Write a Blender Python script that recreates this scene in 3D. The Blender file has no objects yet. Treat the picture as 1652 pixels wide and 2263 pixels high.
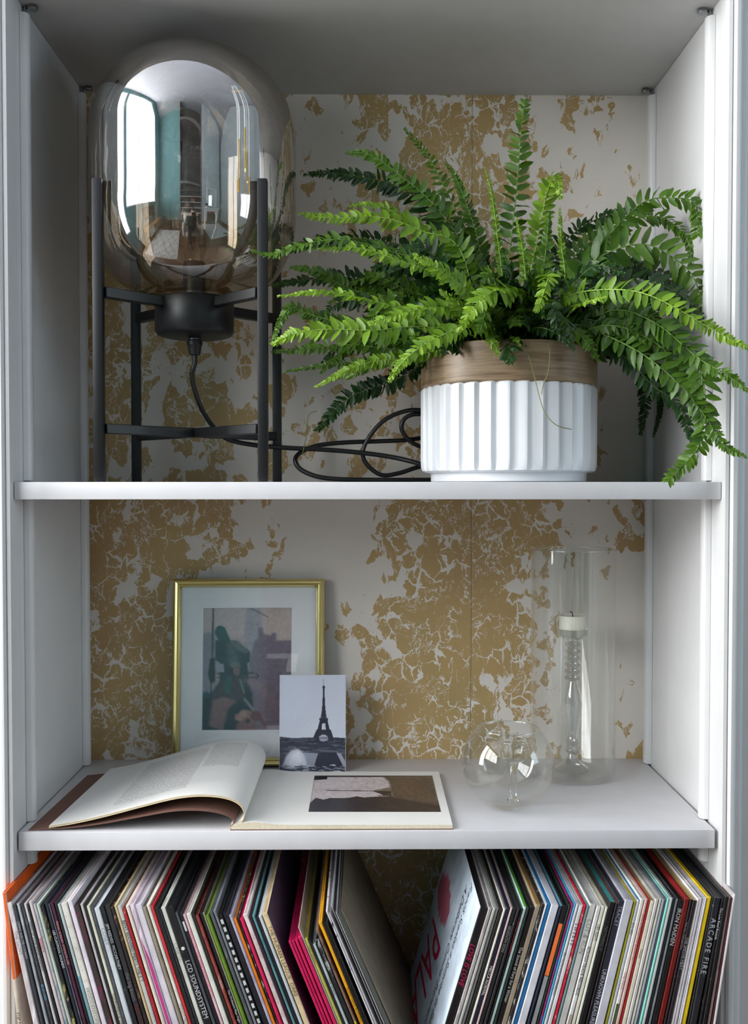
import bpy, bmesh, math, random
import numpy as np
from mathutils import Vector, Matrix

scene = bpy.context.scene
COL = scene.collection
rnd = random.Random(7)

# ------------------------------------------------------------------ camera
FPX, CX, CY = 2225.0, 826.0, 1131.5
CAM = Vector((0.0, -1.236, -0.005))
PITCH, YAW = math.radians(-1.48), math.radians(-0.592)
cam_data = bpy.data.cameras.new('camera')
cam_data.sensor_fit = 'VERTICAL'
cam_data.sensor_height = 36.0
cam_data.lens = FPX / 2263.0 * 36.0
cam_data.clip_start = 0.02
cam = bpy.data.objects.new('camera', cam_data)
COL.objects.link(cam)
CAM_ROT = Matrix.Rotation(YAW, 4, 'Z') @ Matrix.Rotation(math.pi / 2 + PITCH, 4, 'X')
cam.matrix_world = Matrix.Translation(CAM) @ CAM_ROT
cam_data.dof.use_dof = False
scene.camera = cam

def P(px, py, Y):
    """world point on the vertical plane y=Y that the photograph shows at pixel (px, py)"""
    d = CAM_ROT.to_3x3() @ Vector(((px - CX) / FPX, -(py - CY) / FPX, -1.0))
    return CAM + d * ((Y - CAM.y) / d.y)

# ------------------------------------------------------------------ render settings / light
scene.view_settings.view_transform = 'Standard'
scene.view_settings.look = 'None'
scene.view_settings.gamma = 1.0
scene.view_settings.use_curve_mapping = False
scene.view_settings.exposure = 0.72
scene.cycles.max_bounces = 10
scene.cycles.diffuse_bounces = 4
scene.cycles.glossy_bounces = 5
scene.cycles.transmission_bounces = 8
scene.cycles.transparent_max_bounces = 14
scene.cycles.caustics_reflective = False
scene.cycles.caustics_refractive = False
scene.cycles.sample_clamp_indirect = 6.0
scene.cycles.use_denoising = True

world = bpy.data.worlds.new('sky')
scene.world = world
world.use_nodes = True
world.node_tree.nodes['Background'].inputs[0].default_value = (0.80, 0.90, 1.0, 1)
world.node_tree.nodes['Background'].inputs[1].default_value = 1.5

# daylight standing in the two windows of the room
def window_light(name, loc, rot, sx, sy, power, color):
    l = bpy.data.lights.new(name, 'AREA')
    l.shape = 'RECTANGLE'; l.size = sx; l.size_y = sy; l.energy = power; l.color = color
    o = bpy.data.objects.new(name, l); COL.objects.link(o)
    o.location = loc; o.rotation_euler = rot
    return o
RL, RR, RB, RF, RZ0, RZ1 = -2.2, 2.7, -3.9, 0.03, -1.12, 1.95   # room extents
window_light('window_daylight', (RL - 0.115, -2.0, 1.06), (0, -math.pi / 2, 0), 1.48, 2.36, 62.0, (1.0, 0.988, 0.975))
window_light('window_daylight', (RL - 0.115, -0.42, 0.685), (0, -math.pi / 2, 0), 2.24, 0.56, 48.0, (1.0, 0.988, 0.975))
window_light('window_daylight', (RR + 0.115, -1.15, 0.45), (0, math.pi / 2, 0), 1.3, 1.0, 10.0, (0.74, 0.92, 1.0))

# ------------------------------------------------------------------ materials
def lin(c):
    if isinstance(c, str):
        c = tuple(int(c[i:i + 2], 16) for i in (0, 2, 4))
    out = []
    for v in c[:3]:
        v = v / 255.0
        out.append(v / 12.92 if v <= 0.04045 else ((v + 0.055) / 1.055) ** 2.4)
    return tuple(out)

_mats = {}
def new_mat(name):
    m = bpy.data.materials.new(name); m.use_nodes = True
    nt = m.node_tree
    return m, nt, nt.nodes['Principled BSDF']

def N(nt, typ, **kw):
    n = nt.nodes.new(typ)
    for k, v in kw.items():
        if k == 'inp':
            for kk, vv in v.items():
                n.inputs[kk].default_value = vv
        else:
            setattr(n, k, v)
    return n

def ramp(nt, stops, interp='LINEAR'):
    r = nt.nodes.new('ShaderNodeValToRGB')
    r.color_ramp.interpolation = interp
    while len(r.color_ramp.elements) > 1:
        r.color_ramp.elements.remove(r.color_ramp.elements[-1])
    r.color_ramp.elements[0].position = stops[0][0]
    c = stops[0][1]
    r.color_ramp.elements[0].color = (*c, 1) if len(c) == 3 else c
    for p, c in stops[1:]:
        e = r.color_ramp.elements.new(p); e.color = (*c, 1) if len(c) == 3 else c
    return r

def plain(name, col, rough=0.5, metal=0.0, var=0.05, scale=60.0, bump=0.0, spec=0.5, coat=0.0):
    """principled material whose colour is broken up slightly by noise"""
    key = (name, col, rough, metal, var, scale, bump, spec, coat)
    if key in _mats: return _mats[key]
    m, nt, b = new_mat(name)
    c = lin(col)
    tc = N(nt, 'ShaderNodeTexCoord')
    no = N(nt, 'ShaderNodeTexNoise', inp={'Scale': scale, 'Detail': 4.0})
    nt.links.new(tc.outputs['Object'], no.inputs['Vector'])
    lo = tuple(max(0, v * (1 - var)) for v in c); hi = tuple(min(1, v * (1 + var)) for v in c)
    r = ramp(nt, [(0.3, lo), (0.7, hi)])
    nt.links.new(no.outputs['Fac'], r.inputs[0])
    nt.links.new(r.outputs[0], b.inputs['Base Color'])
    b.inputs['Roughness'].default_value = rough
    b.inputs['Metallic'].default_value = metal
    b.inputs['Specular IOR Level'].default_value = spec
    b.inputs['Coat Weight'].default_value = coat
    if bump > 0:
        bp = N(nt, 'ShaderNodeBump', inp={'Strength': bump, 'Distance': 0.001})
        nt.links.new(no.outputs['Fac'], bp.inputs['Height'])
        nt.links.new(bp.outputs[0], b.inputs['Normal'])
    _mats[key] = m
    return m

def card_mat(col, wear=0.5, gloss=0.45):
    """printed record cover: colour with pale scuffs along it"""
    key = ('card', col, wear, gloss)
    if key in _mats: return _mats[key]
    m, nt, b = new_mat('printed_card')
    c = lin(col)
    tc = N(nt, 'ShaderNodeTexCoord')
    mp = N(nt, 'ShaderNodeMapping', inp={'Scale': (1, 1, 0.35)})
    nt.links.new(tc.outputs['Object'], mp.inputs[0])
    no = N(nt, 'ShaderNodeTexNoise', inp={'Scale': 420.0, 'Detail': 3.0, 'Roughness': 0.7})
    nt.links.new(mp.outputs[0], no.inputs['Vector'])
    r = ramp(nt, [(0.66 - 0.05 * wear, (0, 0, 0)), (0.76, (wear, wear, wear))])
    nt.links.new(no.outputs['Fac'], r.inputs[0])
    n2 = N(nt, 'ShaderNodeTexNoise', inp={'Scale': 45.0, 'Detail': 3.0})
    nt.links.new(tc.outputs['Object'], n2.inputs['Vector'])
    r2 = ramp(nt, [(0.3, tuple(v * 0.86 for v in c)), (0.7, tuple(min(1, v * 1.12) for v in c))])
    nt.links.new(n2.outputs['Fac'], r2.inputs[0])
    mx = N(nt, 'ShaderNodeMixRGB', inp={'Color2': (*lin((205, 200, 188)), 1)})
    nt.links.new(r.outputs[0], mx.inputs['Fac']); nt.links.new(r2.outputs[0], mx.inputs['Color1'])
    nt.links.new(mx.outputs[0], b.inputs['Base Color'])
    b.inputs['Roughness'].default_value = gloss
    _mats[key] = m
    return m

def mottled(cols, scale=90.0, stretch=0.4, rough=0.5):
    key = ('mottled', tuple(cols), scale, stretch)
    if key in _mats: return _mats[key]
    m, nt, b = new_mat('mottled_print')
    tc = N(nt, 'ShaderNodeTexCoord')
    mp = N(nt, 'ShaderNodeMapping', inp={'Scale': (1, 1, stretch)})
    nt.links.new(tc.outputs['Object'], mp.inputs[0])
    no = N(nt, 'ShaderNodeTexNoise', inp={'Scale': scale, 'Detail': 5.0, 'Roughness': 0.75})
    nt.links.new(mp.outputs[0], no.inputs['Vector'])
    k = len(cols)
    r = ramp(nt, [(0.34 + 0.3 * i / max(1, k - 1), lin(c)) for i, c in enumerate(cols)])
    nt.links.new(no.outputs['Fac'], r.inputs[0])
    nt.links.new(r.outputs[0], b.inputs['Base Color'])
    b.inputs['Roughness'].default_value = rough
    _mats[key] = m
    return m

def schlick(nt, f0=0.04, power=5.0):
    lw = N(nt, 'ShaderNodeLayerWeight', inp={'Blend': 0.5})
    pw = N(nt, 'ShaderNodeMath', operation='POWER'); pw.inputs[1].default_value = power
    nt.links.new(lw.outputs['Facing'], pw.inputs[0])
    ma = N(nt, 'ShaderNodeMath', operation='MULTIPLY_ADD'); ma.inputs[1].default_value = 1 - f0; ma.inputs[2].default_value = f0
    nt.links.new(pw.outputs[0], ma.inputs[0])
    return ma.outputs[0]

def thin_glass(name, tint=(0.97, 0.98, 0.97), boost=1.0, base=0.0, haze=0.0):
    """thin-walled clear glass: fresnel mix of see-through and mirror"""
    m, nt, b = new_mat(name)
    nt.nodes.remove(b)
    out = nt.nodes['Material Output']
    tr = N(nt, 'ShaderNodeBsdfTransparent', inp={'Color': (*tint, 1)})
    gl = N(nt, 'ShaderNodeBsdfGlossy', inp={'Color': (1, 1, 1, 1), 'Roughness': 0.015})
    fr = schlick(nt)
    ma = N(nt, 'ShaderNodeMath', operation='MULTIPLY_ADD', use_clamp=True)
    ma.inputs[1].default_value = boost; ma.inputs[2].default_value = base
    nt.links.new(fr, ma.inputs[0])
    mx = N(nt, 'ShaderNodeMixShader')
    nt.links.new(ma.outputs[0], mx.inputs[0]); nt.links.new(tr.outputs[0], mx.inputs[1]); nt.links.new(gl.outputs[0], mx.inputs[2])
    last = mx
    if haze > 0:
        df = N(nt, 'ShaderNodeBsdfDiffuse', inp={'Color': (0.9, 0.9, 0.9, 1)})
        m2 = N(nt, 'ShaderNodeMixShader'); m2.inputs[0].default_value = haze
        nt.links.new(mx.outputs[0], m2.inputs[1]); nt.links.new(df.outputs[0], m2.inputs[2])
        last = m2
    nt.links.new(last.outputs[0], out.inputs['Surface'])
    return m

def attr_mat(name, rough=0.4, coat=0.0):
    m, nt, b = new_mat(name)
    a = N(nt, 'ShaderNodeAttribute', attribute_name='print')
    nt.links.new(a.outputs['Color'], b.inputs['Base Color'])
    b.inputs['Roughness'].default_value = rough
    b.inputs['Coat Weight'].default_value = coat
    b.inputs['Coat Roughness'].default_value = 0.05
    return m

# ------------------------------------------------------------------ object helpers
def tag(o, label=None, cat=None, group=None, kind=None):
    if label: o['label'] = label
    if cat: o['category'] = cat
    if group: o['group'] = group
    if kind: o['kind'] = kind
    return o

def empty(name, loc, label=None, cat=None, group=None, rz=0.0):
    o = bpy.data.objects.new(name, None); COL.objects.link(o)
    o.location = loc; o.rotation_euler = (0, 0, rz); o.empty_display_size = 0.02
    o.matrix_basis  # settle
    return tag(o, label, cat, group)

def link(name, me, parent=None, world_coords=True):
    """link a mesh as ONE object; when it has a parent and its vertices are world coordinates, they are moved into the parent's space"""
    o = bpy.data.objects.new(name, me); COL.objects.link(o)
    if parent is not None:
        o.parent = parent
        if world_coords:
            p = parent; off = Vector((0, 0, 0)); M = Matrix.Identity(4)
            chain = []
            while p is not None:
                chain.append(p); p = p.parent
            for q in reversed(chain):
                M = M @ q.matrix_basis
            me.transform(M.inverted())
    return o

def setmat(me, mats):
    if not isinstance(mats, (list, tuple)): mats = [mats]
    for m in mats: me.materials.append(m)

def from_bm(name, bm, mats, parent=None, smooth=False, wc=True):
    me = bpy.data.meshes.new(name)
    bmesh.ops.recalc_face_normals(bm, faces=bm.faces)
    bm.to_mesh(me); bm.free()
    setmat(me, mats)
    if smooth: shade(me, smooth)
    return link(name, me, parent, wc)

def shade(me, angle=True):
    me.polygons.foreach_set('use_smooth', [True] * len(me.polygons))
    if angle is not True:
        me.set_sharp_from_angle(angle=math.radians(angle))

def box(bm, x0, x1, y0, y1, z0, z1, bevel=0.0, seg=2, mi=0):
    r = bmesh.ops.create_cube(bm, size=1.0)
    vs = r['verts']
    for v in vs:
        v.co = Vector((x0 + (v.co.x + .5) * (x1 - x0), y0 + (v.co.y + .5) * (y1 - y0), z0 + (v.co.z + .5) * (z1 - z0)))
    fs = {f for v in vs for f in v.link_faces}
    for f in fs: f.material_index = mi
    if bevel > 0:
        es = {e for v in vs for e in v.link_edges}
        bmesh.ops.bevel(bm, geom=list(es), offset=bevel, segments=seg, affect='EDGES', profile=0.5)

def boxobj(name, x0, x1, y0, y1, z0, z1, mats, parent=None, bevel=0.0, seg=2):
    bm = bmesh.new(); box(bm, x0, x1, y0, y1, z0, z1, bevel, seg)
    return from_bm(name, bm, mats, parent, smooth=(40 if bevel else False))

def lathe_mesh(name, prof, cx, cy, n=64, mats=None, smooth=40, rfun=None, close=False):
    """prof: list of (r, z); rfun(k, r, z, ang) may modulate the radius"""
    vs, fs = [], []
    m = len(prof)
    for i in range(n):
        a = 2 * math.pi * i / n
        for k, (r, z) in enumerate(prof):
            rr = rfun(k, r, z, a) if rfun else r
            vs.append((cx + rr * math.cos(a), cy + rr * math.sin(a), z))
    for i in range(n):
        j = (i + 1) % n
        for k in range(m - 1):
            fs.append((i * m + k, j * m + k, j * m + k + 1, i * m + k + 1))
    me = bpy.data.meshes.new(name)
    me.from_pydata(vs, [], fs)
    bm = bmesh.new(); bm.from_mesh(me)
    bmesh.ops.remove_doubles(bm, verts=bm.verts, dist=1e-6)
    bmesh.ops.recalc_face_normals(bm, faces=bm.faces)
    bm.to_mesh(me); bm.free()
    if mats: setmat(me, mats)
    if smooth: shade(me, smooth)
    return me

def catmull(pts, per=8):
    pts = [Vector(p) for p in pts]
    out = []
    n = len(pts)
    for i in range(n - 1):
        p0 = pts[i - 1] if i > 0 else pts[0] * 2 - pts[1]
        p1, p2 = pts[i], pts[i + 1]
        p3 = pts[i + 2] if i + 2 < n else pts[-1] * 2 - pts[-2]
        for k in range(per):
            t = k / per
            out.append(0.5 * ((2 * p1) + (p2 - p0) * t + (2 * p0 - 5 * p1 + 4 * p2 - p3) * t * t + (3 * p1 - p0 - 3 * p2 + p3) * t ** 3))
    out.append(pts[-1])
    return out

def tube_data(pts, rad, sides=8, vs=None, fs=None):
    """appends a swept tube to vs/fs; rad is a number or f(t)"""
    vs = [] if vs is None else vs; fs = [] if fs is None else fs
    base = len(vs); n = len(pts)
    up = Vector((0, 0, 1)); prev = None
    for i, p in enumerate(pts):
        T = (pts[min(i + 1, n - 1)] - pts[max(i - 1, 0)])
        T = T.normalized() if T.length > 1e-9 else Vector((0, 0, 1))
        if prev is None:
            a = up if abs(T.dot(up)) < .9 else Vector((1, 0, 0))
            U = T.cross(a).normalized()
        else:
            U = (prev - T * prev.dot(T)).normalized()
        prev = U; V = T.cross(U)
        r = rad(i / (n - 1)) if callable(rad) else rad
        for s in range(sides):
            a = 2 * math.pi * s / sides
            vs.append(tuple(p + (U * math.cos(a) + V * math.sin(a)) * r))
    for i in range(n - 1):
        for s in range(sides):
            t = (s + 1) % sides
            fs.append((base + i * sides + s, base + i * sides + t, base + (i + 1) * sides + t, base + (i + 1) * sides + s))
    fs.append(tuple(base + s for s in range(sides))[::-1])
    fs.append(tuple(base + (n - 1) * sides + s for s in range(sides)))
    return vs, fs

def tube(name, pts, rad, mats, parent=None, sides=10):
    vs, fs = tube_data(pts, rad, sides)
    me = bpy.data.meshes.new(name); me.from_pydata(vs, [], fs); setmat(me, mats); shade(me, 50)
    return link(name, me, parent)

def print_mesh(name, arr, O, U, V, mat, parent=None):
    """flat print: arr[row from top][col] sRGB 0..1 on the rectangle O + u*U - v*V, O = top left"""
    H, W, _ = arr.shape
    u = np.linspace(0, 1, W); v = np.linspace(0, 1, H)
    uu, vv = np.meshgrid(u, v)
    O = np.array(O); U = np.array(U); V = np.array(V)
    co = O + uu[..., None] * U - vv[..., None] * V
    idx = np.arange(W * H).reshape(H, W)
    q = np.stack([idx[:-1, :-1], idx[1:, :-1], idx[1:, 1:], idx[:-1, 1:]], -1).reshape(-1, 4)
    me = bpy.data.meshes.new(name)
    me.vertices.add(W * H); me.vertices.foreach_set('co', co.astype(np.float32).ravel())
    me.loops.add(q.size); me.loops.foreach_set('vertex_index', q.astype(np.int32).ravel())
    me.polygons.add(len(q)); me.polygons.foreach_set('loop_start', (np.arange(len(q)) * 4).astype(np.int32))
    me.update(calc_edges=True)
    a = np.clip(arr, 0, 1)
    l = np.where(a <= .04045, a / 12.92, ((a + .055) / 1.055) ** 2.4)
    rgba = np.ones((H * W, 4), np.float32); rgba[:, :3] = l.reshape(-1, 3)
    at = me.color_attributes.new('print', 'FLOAT_COLOR', 'POINT')
    at.data.foreach_set('color', rgba.ravel())
    setmat(me, mat)
    return link(name, me, parent)

_font_cache = {}
def text_mesh(name, body, size, O, X, Yv, mat, parent=None, shear=0.0, align='LEFT', bold=0.0, spacing=1.0, width=None):
    """flat lettering: origin O, reading direction X, letter-up direction Yv (unit vectors)"""
    cu = bpy.data.curves.new(name, 'FONT')
    cu.body = body; cu.size = size; cu.shear = shear; cu.align_x = align; cu.align_y = 'CENTER'
    cu.resolution_u = 2; cu.offset = bold; cu.space_character = spacing
    tmp = bpy.data.objects.new('tmp', cu)
    COL.objects.link(tmp)
    dg = bpy.context.evaluated_depsgraph_get()
    me = bpy.data.meshes.new_from_object(tmp.evaluated_get(dg))
    bpy.data.objects.remove(tmp); bpy.data.curves.remove(cu)
    me.name = name
    X = Vector(X).normalized(); Yv = Vector(Yv).normalized(); Z = X.cross(Yv)
    if width and len(me.vertices):
        xs = [v.co.x for v in me.vertices]; k = width / max(1e-6, max(xs) - min(xs))
        me.transform(Matrix.Diagonal((k, 1, 1, 1)))
    M = Matrix(((X.x, Yv.x, Z.x, O[0]), (X.y, Yv.y, Z.y, O[1]), (X.z, Yv.z, Z.z, O[2]), (0, 0, 0, 1)))
    me.transform(M)
    me.materials.clear(); setmat(me, mat)
    return link(name, me, parent)

# ================================================================== BOOKCASE (fixed joinery around the shelves)
XL, XR = -0.428, 0.441
YB = 0.33
ZC = 0.597          # underside of the top
Z1, T1 = 0.0, 0.0216      # upper shelf top / thickness
Z2, T2 = -0.432, 0.0235   # middle shelf
Z3, T3 = -0.815, 0.024    # bottom shelf (records stand on it)
paint = plain('white_paint', (214, 214, 214), 0.38, var=0.02, scale=25, bump=0.05)
paint_shelf = plain('shelf_paint', (210, 209, 211), 0.42, var=0.025, scale=30, bump=0.06)
paint_grey = plain('ceiling_paint', (200, 200, 200), 0.6, var=0.02, scale=40, bump=0.08)

def moulding(name, pts, z0, z1, mat, parent=None, kind=None):
    vs = [(x, y, z) for z in (z0, z1) for x, y in pts]; n = len(pts)
    fs = [(i, i + 1, n + i + 1, n + i) for i in range(n - 1)] + [(n - 1, 0, n, 2 * n - 1)]
    fs += [tuple(range(n)), tuple(range(2 * n - 1, n - 1, -1))]
    me = bpy.data.meshes.new(name); me.from_pydata(vs, [], fs); setmat(me, mat)
    bm = bmesh.new(); bm.from_mesh(me); bmesh.ops.recalc_face_normals(bm, faces=bm.faces); bm.to_mesh(me); bm.free()
    shade(me, 28)
    o = link(name, me, parent)
    if kind: o['kind'] = kind
    return o

case = empty('bookcase', (0, 0.15, RZ0), 'white painted built-in bookcase with moulded uprights and papered back', 'bookcase')
boxobj('side_panel', XL - 0.02, XL, 0.0200, YB, RZ0, ZC + 0.03, paint, case)
boxobj('side_panel', XR, XR + 0.02, 0.0200, YB, RZ0, ZC + 0.03, paint, case)
boxobj('top_panel', XL + 0.0006, XR - 0.0006, -0.012, YB, ZC, ZC + 0.026, paint_grey, case)
# uprights: bead, hollow and fillets stepping away from the opening
prof = [(0, -0.012), (0.0040, -0.0126), (0.0047, -0.0105), (0.0054, -0.0108), (0.0062, -0.0145), (0.0080, -0.0168), (0.0115, -0.0168),
        (0.0132, -0.0160), (0.0148, -0.0135), (0.0162, -0.0110), (0.0180, -0.0076), (0.0181, -0.0062), (0.0188, -0.0066), (0.0222, -0.0006),
        (0.0223, 0.0008), (0.0230, 0.0004), (0.0268, 0.0070), (0.0269, 0.0086), (0.0276, 0.0082), (0.0330, 0.0180), (0.0390, 0.0285), (0.06, 0.0285), (0.06, 0.06),
        (0.0215, 0.06), (0.0215, 0.0300), (0.0150, 0.0250), (0.0120, 0.0198), (0.0, 0.0198)]
moulding('upright_moulding', [(XR + a, b) for a, b in prof], RZ0, RZ1 - 0.1, paint, case)
moulding('upright_moulding', [(XL - a, b) for a, b in prof], RZ0, RZ1 - 0.1, paint, case)

# wallpaper: gold flaking print over off-white, density laid out on a coarse grid
GX = [200, 303, 406, 509, 611, 714, 817, 920, 1023, 1125, 1228, 1331, 1430]
DR = [  # (photo row y, coverage per column)
 (222, '776555656432'), (312, '765433477322'), (400, '655223586432'), (490, '654222566431'), (580, '754322455431'),
 (680, '753222444431'), (770, '656323444431'), (860, '646433555431'), (950, '646443544551'), (1040, '635443555541'),
 (1106, '875312689633'), (1200, '766321588724'), (1300, '754321588311'), (1400, '765432688511'), (1490, '766544687511'), (1590, '776665797422'),
 (1680, '666555786423')]
def wallpaper_mat():
    m, nt, b = new_mat('gold_flake_wallpaper')
    tc = N(nt, 'ShaderNodeTexCoord')
    dn = N(nt, 'ShaderNodeAttribute', attribute_name='coverage')
    # warp
    w = N(nt, 'ShaderNodeTexNoise', inp={'Scale': 26.0, 'Detail': 3.0})
    nt.links.new(tc.outputs['Object'], w.inputs['Vector'])
    ws = N(nt, 'ShaderNodeVectorMath', operation='MULTIPLY_ADD')
    ws.inputs[1].default_value = (0.030, 0.0, 0.034)
    nt.links.new(w.outputs['Color'], ws.inputs[0]); nt.links.new(tc.outputs['Object'], ws.inputs[2])
    w2 = N(nt, 'ShaderNodeTexNoise', inp={'Scale': 150.0, 'Detail': 2.0})
    nt.links.new(tc.outputs['Object'], w2.inputs['Vector'])
    ws2 = N(nt, 'ShaderNodeVectorMath', operation='MULTIPLY_ADD')
    ws2.inputs[1].default_value = (0.0075, 0.0, 0.0085)
    nt.links.new(w2.outputs['Color'], ws2.inputs[0]); nt.links.new(ws.outputs[0], ws2.inputs[2])
    # big patches: vertical runs
    mp = N(nt, 'ShaderNodeMapping', inp={'Scale': (1.0, 1.0, 0.42)})
    nt.links.new(ws2.outputs[0], mp.inputs[0])
    n1 = N(nt, 'ShaderNodeTexNoise', inp={'Scale': 22.0, 'Detail': 7.0, 'Roughness': 0.68})
    nt.links.new(mp.outputs[0], n1.inputs['Vector'])
    # blocky cells: each cell kept or lost
    vc = N(nt, 'ShaderNodeTexVoronoi', inp={'Scale': 52.0, 'Randomness': 0.95})
    mc = N(nt, 'ShaderNodeMapping', inp={'Scale': (1.0, 1.0, 0.8)})
    nt.links.new(ws2.outputs[0], mc.inputs[0])
    nt.links.new(mc.outputs[0], vc.inputs['Vector'])
    sep = N(nt, 'ShaderNodeSeparateColor'); nt.links.new(vc.outputs['Color'], sep.inputs[0])
    # score = 0.62*noise' + 0.38*cell + density
    a1 = N(nt, 'ShaderNodeMapRange', inp={'From Min': 0.3, 'From Max': 0.7}); nt.links.new(n1.outputs['Fac'], a1.inputs['Value'])
    s1 = N(nt, 'ShaderNodeMath', operation='MULTIPLY'); s1.inputs[1].default_value = 0.58; nt.links.new(a1.outputs[0], s1.inputs[0])
    s2 = N(nt, 'ShaderNodeMath', operation='MULTIPLY_ADD'); s2.inputs[1].default_value = 0.42
    nt.links.new(sep.outputs[0], s2.inputs[0]); nt.links.new(s1.outputs[0], s2.inputs[2])
    s3 = N(nt, 'ShaderNodeMath', operation='ADD'); nt.links.new(s2.outputs[0], s3.inputs[0]); nt.links.new(dn.outputs['Fac'], s3.inputs[1])
    mask = N(nt, 'ShaderNodeMapRange', inp={'From Min': 0.985, 'From Max': 1.0}); nt.links.new(s3.outputs[0], mask.inputs['Value'])
    # crackle: voronoi seams that come and go, wandering iso-lines of noise, and fine pin-holes
    def gt(a, b_):
        n_ = N(nt, 'ShaderNodeMath', operation='GREATER_THAN'); nt.links.new(a, n_.inputs[0])
        if isinstance(b_, float): n_.inputs[1].default_value = b_
        else: nt.links.new(b_, n_.inputs[1])
        return n_.outputs[0]
    def mul(a, b_):
        n_ = N(nt, 'ShaderNodeMath', operation='MULTIPLY'); nt.links.new(a, n_.inputs[0]); nt.links.new(b_, n_.inputs[1]); return n_.outputs[0]
    def noise(vec, scale, det=2.0, rough=.5):
        n_ = N(nt, 'ShaderNodeTexNoise', inp={'Scale': scale, 'Detail': det, 'Roughness': rough}); nt.links.new(vec, n_.inputs['Vector']); return n_.outputs['Fac']
    def rng(a, f0, f1, t0, t1):
        n_ = N(nt, 'ShaderNodeMapRange', inp={'From Min': f0, 'From Max': f1, 'To Min': t0, 'To Max': t1}); nt.links.new(a, n_.inputs['Value']); return n_.outputs[0]
    def iso(a, c, w_):
        s_ = N(nt, 'ShaderNodeMath', operation='SUBTRACT'); nt.links.new(a, s_.inputs[0]); s_.inputs[1].default_value = c
        b_ = N(nt, 'ShaderNodeMath', operation='ABSOLUTE'); nt.links.new(s_.outputs[0], b_.inputs[0]); return gt(b_.outputs[0], w_)
    v1 = N(nt, 'ShaderNodeTexVoronoi', feature='DISTANCE_TO_EDGE', inp={'Scale': 52.0, 'Randomness': 0.95})
    nt.links.new(mc.outputs[0], v1.inputs['Vector'])
    c1 = gt(v1.outputs['Distance'], rng(noise(tc.outputs['Object'], 36.0), .47, .70, 0.0, .085))
    mt = N(nt, 'ShaderNodeMapping', inp={'Scale': (1.35, 1.0, 0.5)}); nt.links.new(ws2.outputs[0], mt.inputs[0])
    mh = N(nt, 'ShaderNodeMapping', inp={'Scale': (0.7, 1.0, 1.3), 'Location': (3.1, 0, 1.7)}); nt.links.new(ws2.outputs[0], mh.inputs[0])
    c2 = iso(noise(mt.outputs[0], 42.0, 4.0, .6), .5, rng(noise(ws.outputs[0], 30.0), .46, .70, 0.0, .018))
    c3 = iso(noise(mh.outputs[0], 36.0, 3.0, .6), .49, rng(noise(ws.outputs[0], 24.0), .50, .72, 0.0, .014))
    inv = N(nt, 'ShaderNodeMath', operation='SUBTRACT'); inv.inputs[0].default_value = 1.0
    nt.links.new(gt(noise(mt.outputs[0], 210.0, 3.0, .6), rng(noise(ws.outputs[0], 14.0), .35, .7, .74, .60)), inv.inputs[1])
    class _O: pass
    g2 = _O(); g2.outputs = [mul(mul(mul(mul(mask.outputs[0], c1), c2), c3), inv.outputs[0])]
    # gold colour varies
    nv = N(nt, 'ShaderNodeTexNoise', inp={'Scale': 9.0, 'Detail': 4.0}); nt.links.new(tc.outputs['Object'], nv.inputs['Vector'])
    rg = ramp(nt, [(0.3, lin((178, 148, 104))), (0.55, lin((190, 160, 108))), (0.75, lin((176, 152, 102)))]); nt.links.new(nv.outputs['Fac'], rg.inputs[0])
    rw = ramp(nt, [(0.3, lin((220, 212, 202))), (0.7, lin((230, 223, 215)))]); nt.links.new(nv.outputs['Fac'], rw.inputs[0])
    mx = N(nt, 'ShaderNodeMixRGB'); nt.links.new(g2.outputs[0], mx.inputs['Fac']); nt.links.new(rw.outputs[0], mx.inputs['Color1']); nt.links.new(rg.outputs[0], mx.inputs['Color2'])
    nt.links.new(mx.outputs[0], b.inputs['Base Color'])
    mr = N(nt, 'ShaderNodeMapRange', inp={'To Min': 0.75, 'To Max': 0.5}); nt.links.new(g2.outputs[0], mr.inputs['Value']); nt.links.new(mr.outputs[0], b.inputs['Roughness'])
    mm = N(nt, 'ShaderNodeMath', operation='MULTIPLY'); mm.inputs[1].default_value = 0.12; nt.links.new(g2.outputs[0], mm.inputs[0]); nt.links.new(mm.outputs[0], b.inputs['Metallic'])
    bp = N(nt, 'ShaderNodeBump', inp={'Strength': 0.25, 'Distance': 0.0005}); nt.links.new(g2.outputs[0], bp.inputs['Height']); nt.links.new(bp.outputs[0], b.inputs['Normal'])
    return m
wp = wallpaper_mat()
back = boxobj('back_panel', XL, XR, YB, YB + 0.012, RZ0, ZC + 0.03, plain('backing_board', (190, 185, 180), 0.8), case)
def cov(px, py):
    gx = [0.5 * (GX[i] + GX[i + 1]) for i in range(12)]
    def row(s):
        return float(np.interp(px, gx, [int(c) for c in s]))
    ys = [r[0] for r in DR]
    return float(np.interp(py, ys, [row(r[1]) for r in DR]))
def strip(x0, x1):
    nx = max(2, int((x1 - x0) / 0.03)); nz = 48
    vs, fs, cv = [], [], []
    for k in range(nz + 1):
        z = -0.80 + (ZC + 0.80) * k / nz
        for i in range(nx + 1):
            x = x0 + (x1 - x0) * i / nx
            vs.append((x, YB - 0.0009, z))
            px = 803 + x * 1421; py = 1074 - (z + 0.005) * 1421
            cv.append(cov(px, py) / 10.0 * 0.95 + 0.075)
    for k in range(nz):
        for i in range(nx):
            a = k * (nx + 1) + i
            fs.append((a, a + 1, a + nx + 2, a + nx + 1))
    n0 = len(vs)
    me = bpy.data.meshes.new('wallpaper_strip'); me.from_pydata(vs, [], fs); setmat(me, wp)
    at = me.attributes.new('coverage', 'FLOAT', 'POINT'); at.data.foreach_set('value', cv)
    return link('wallpaper_strip', me, back)
SEAM = 0.1675
strip(XL, SEAM - 0.0003); strip(SEAM + 0.0003, XR)

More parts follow.
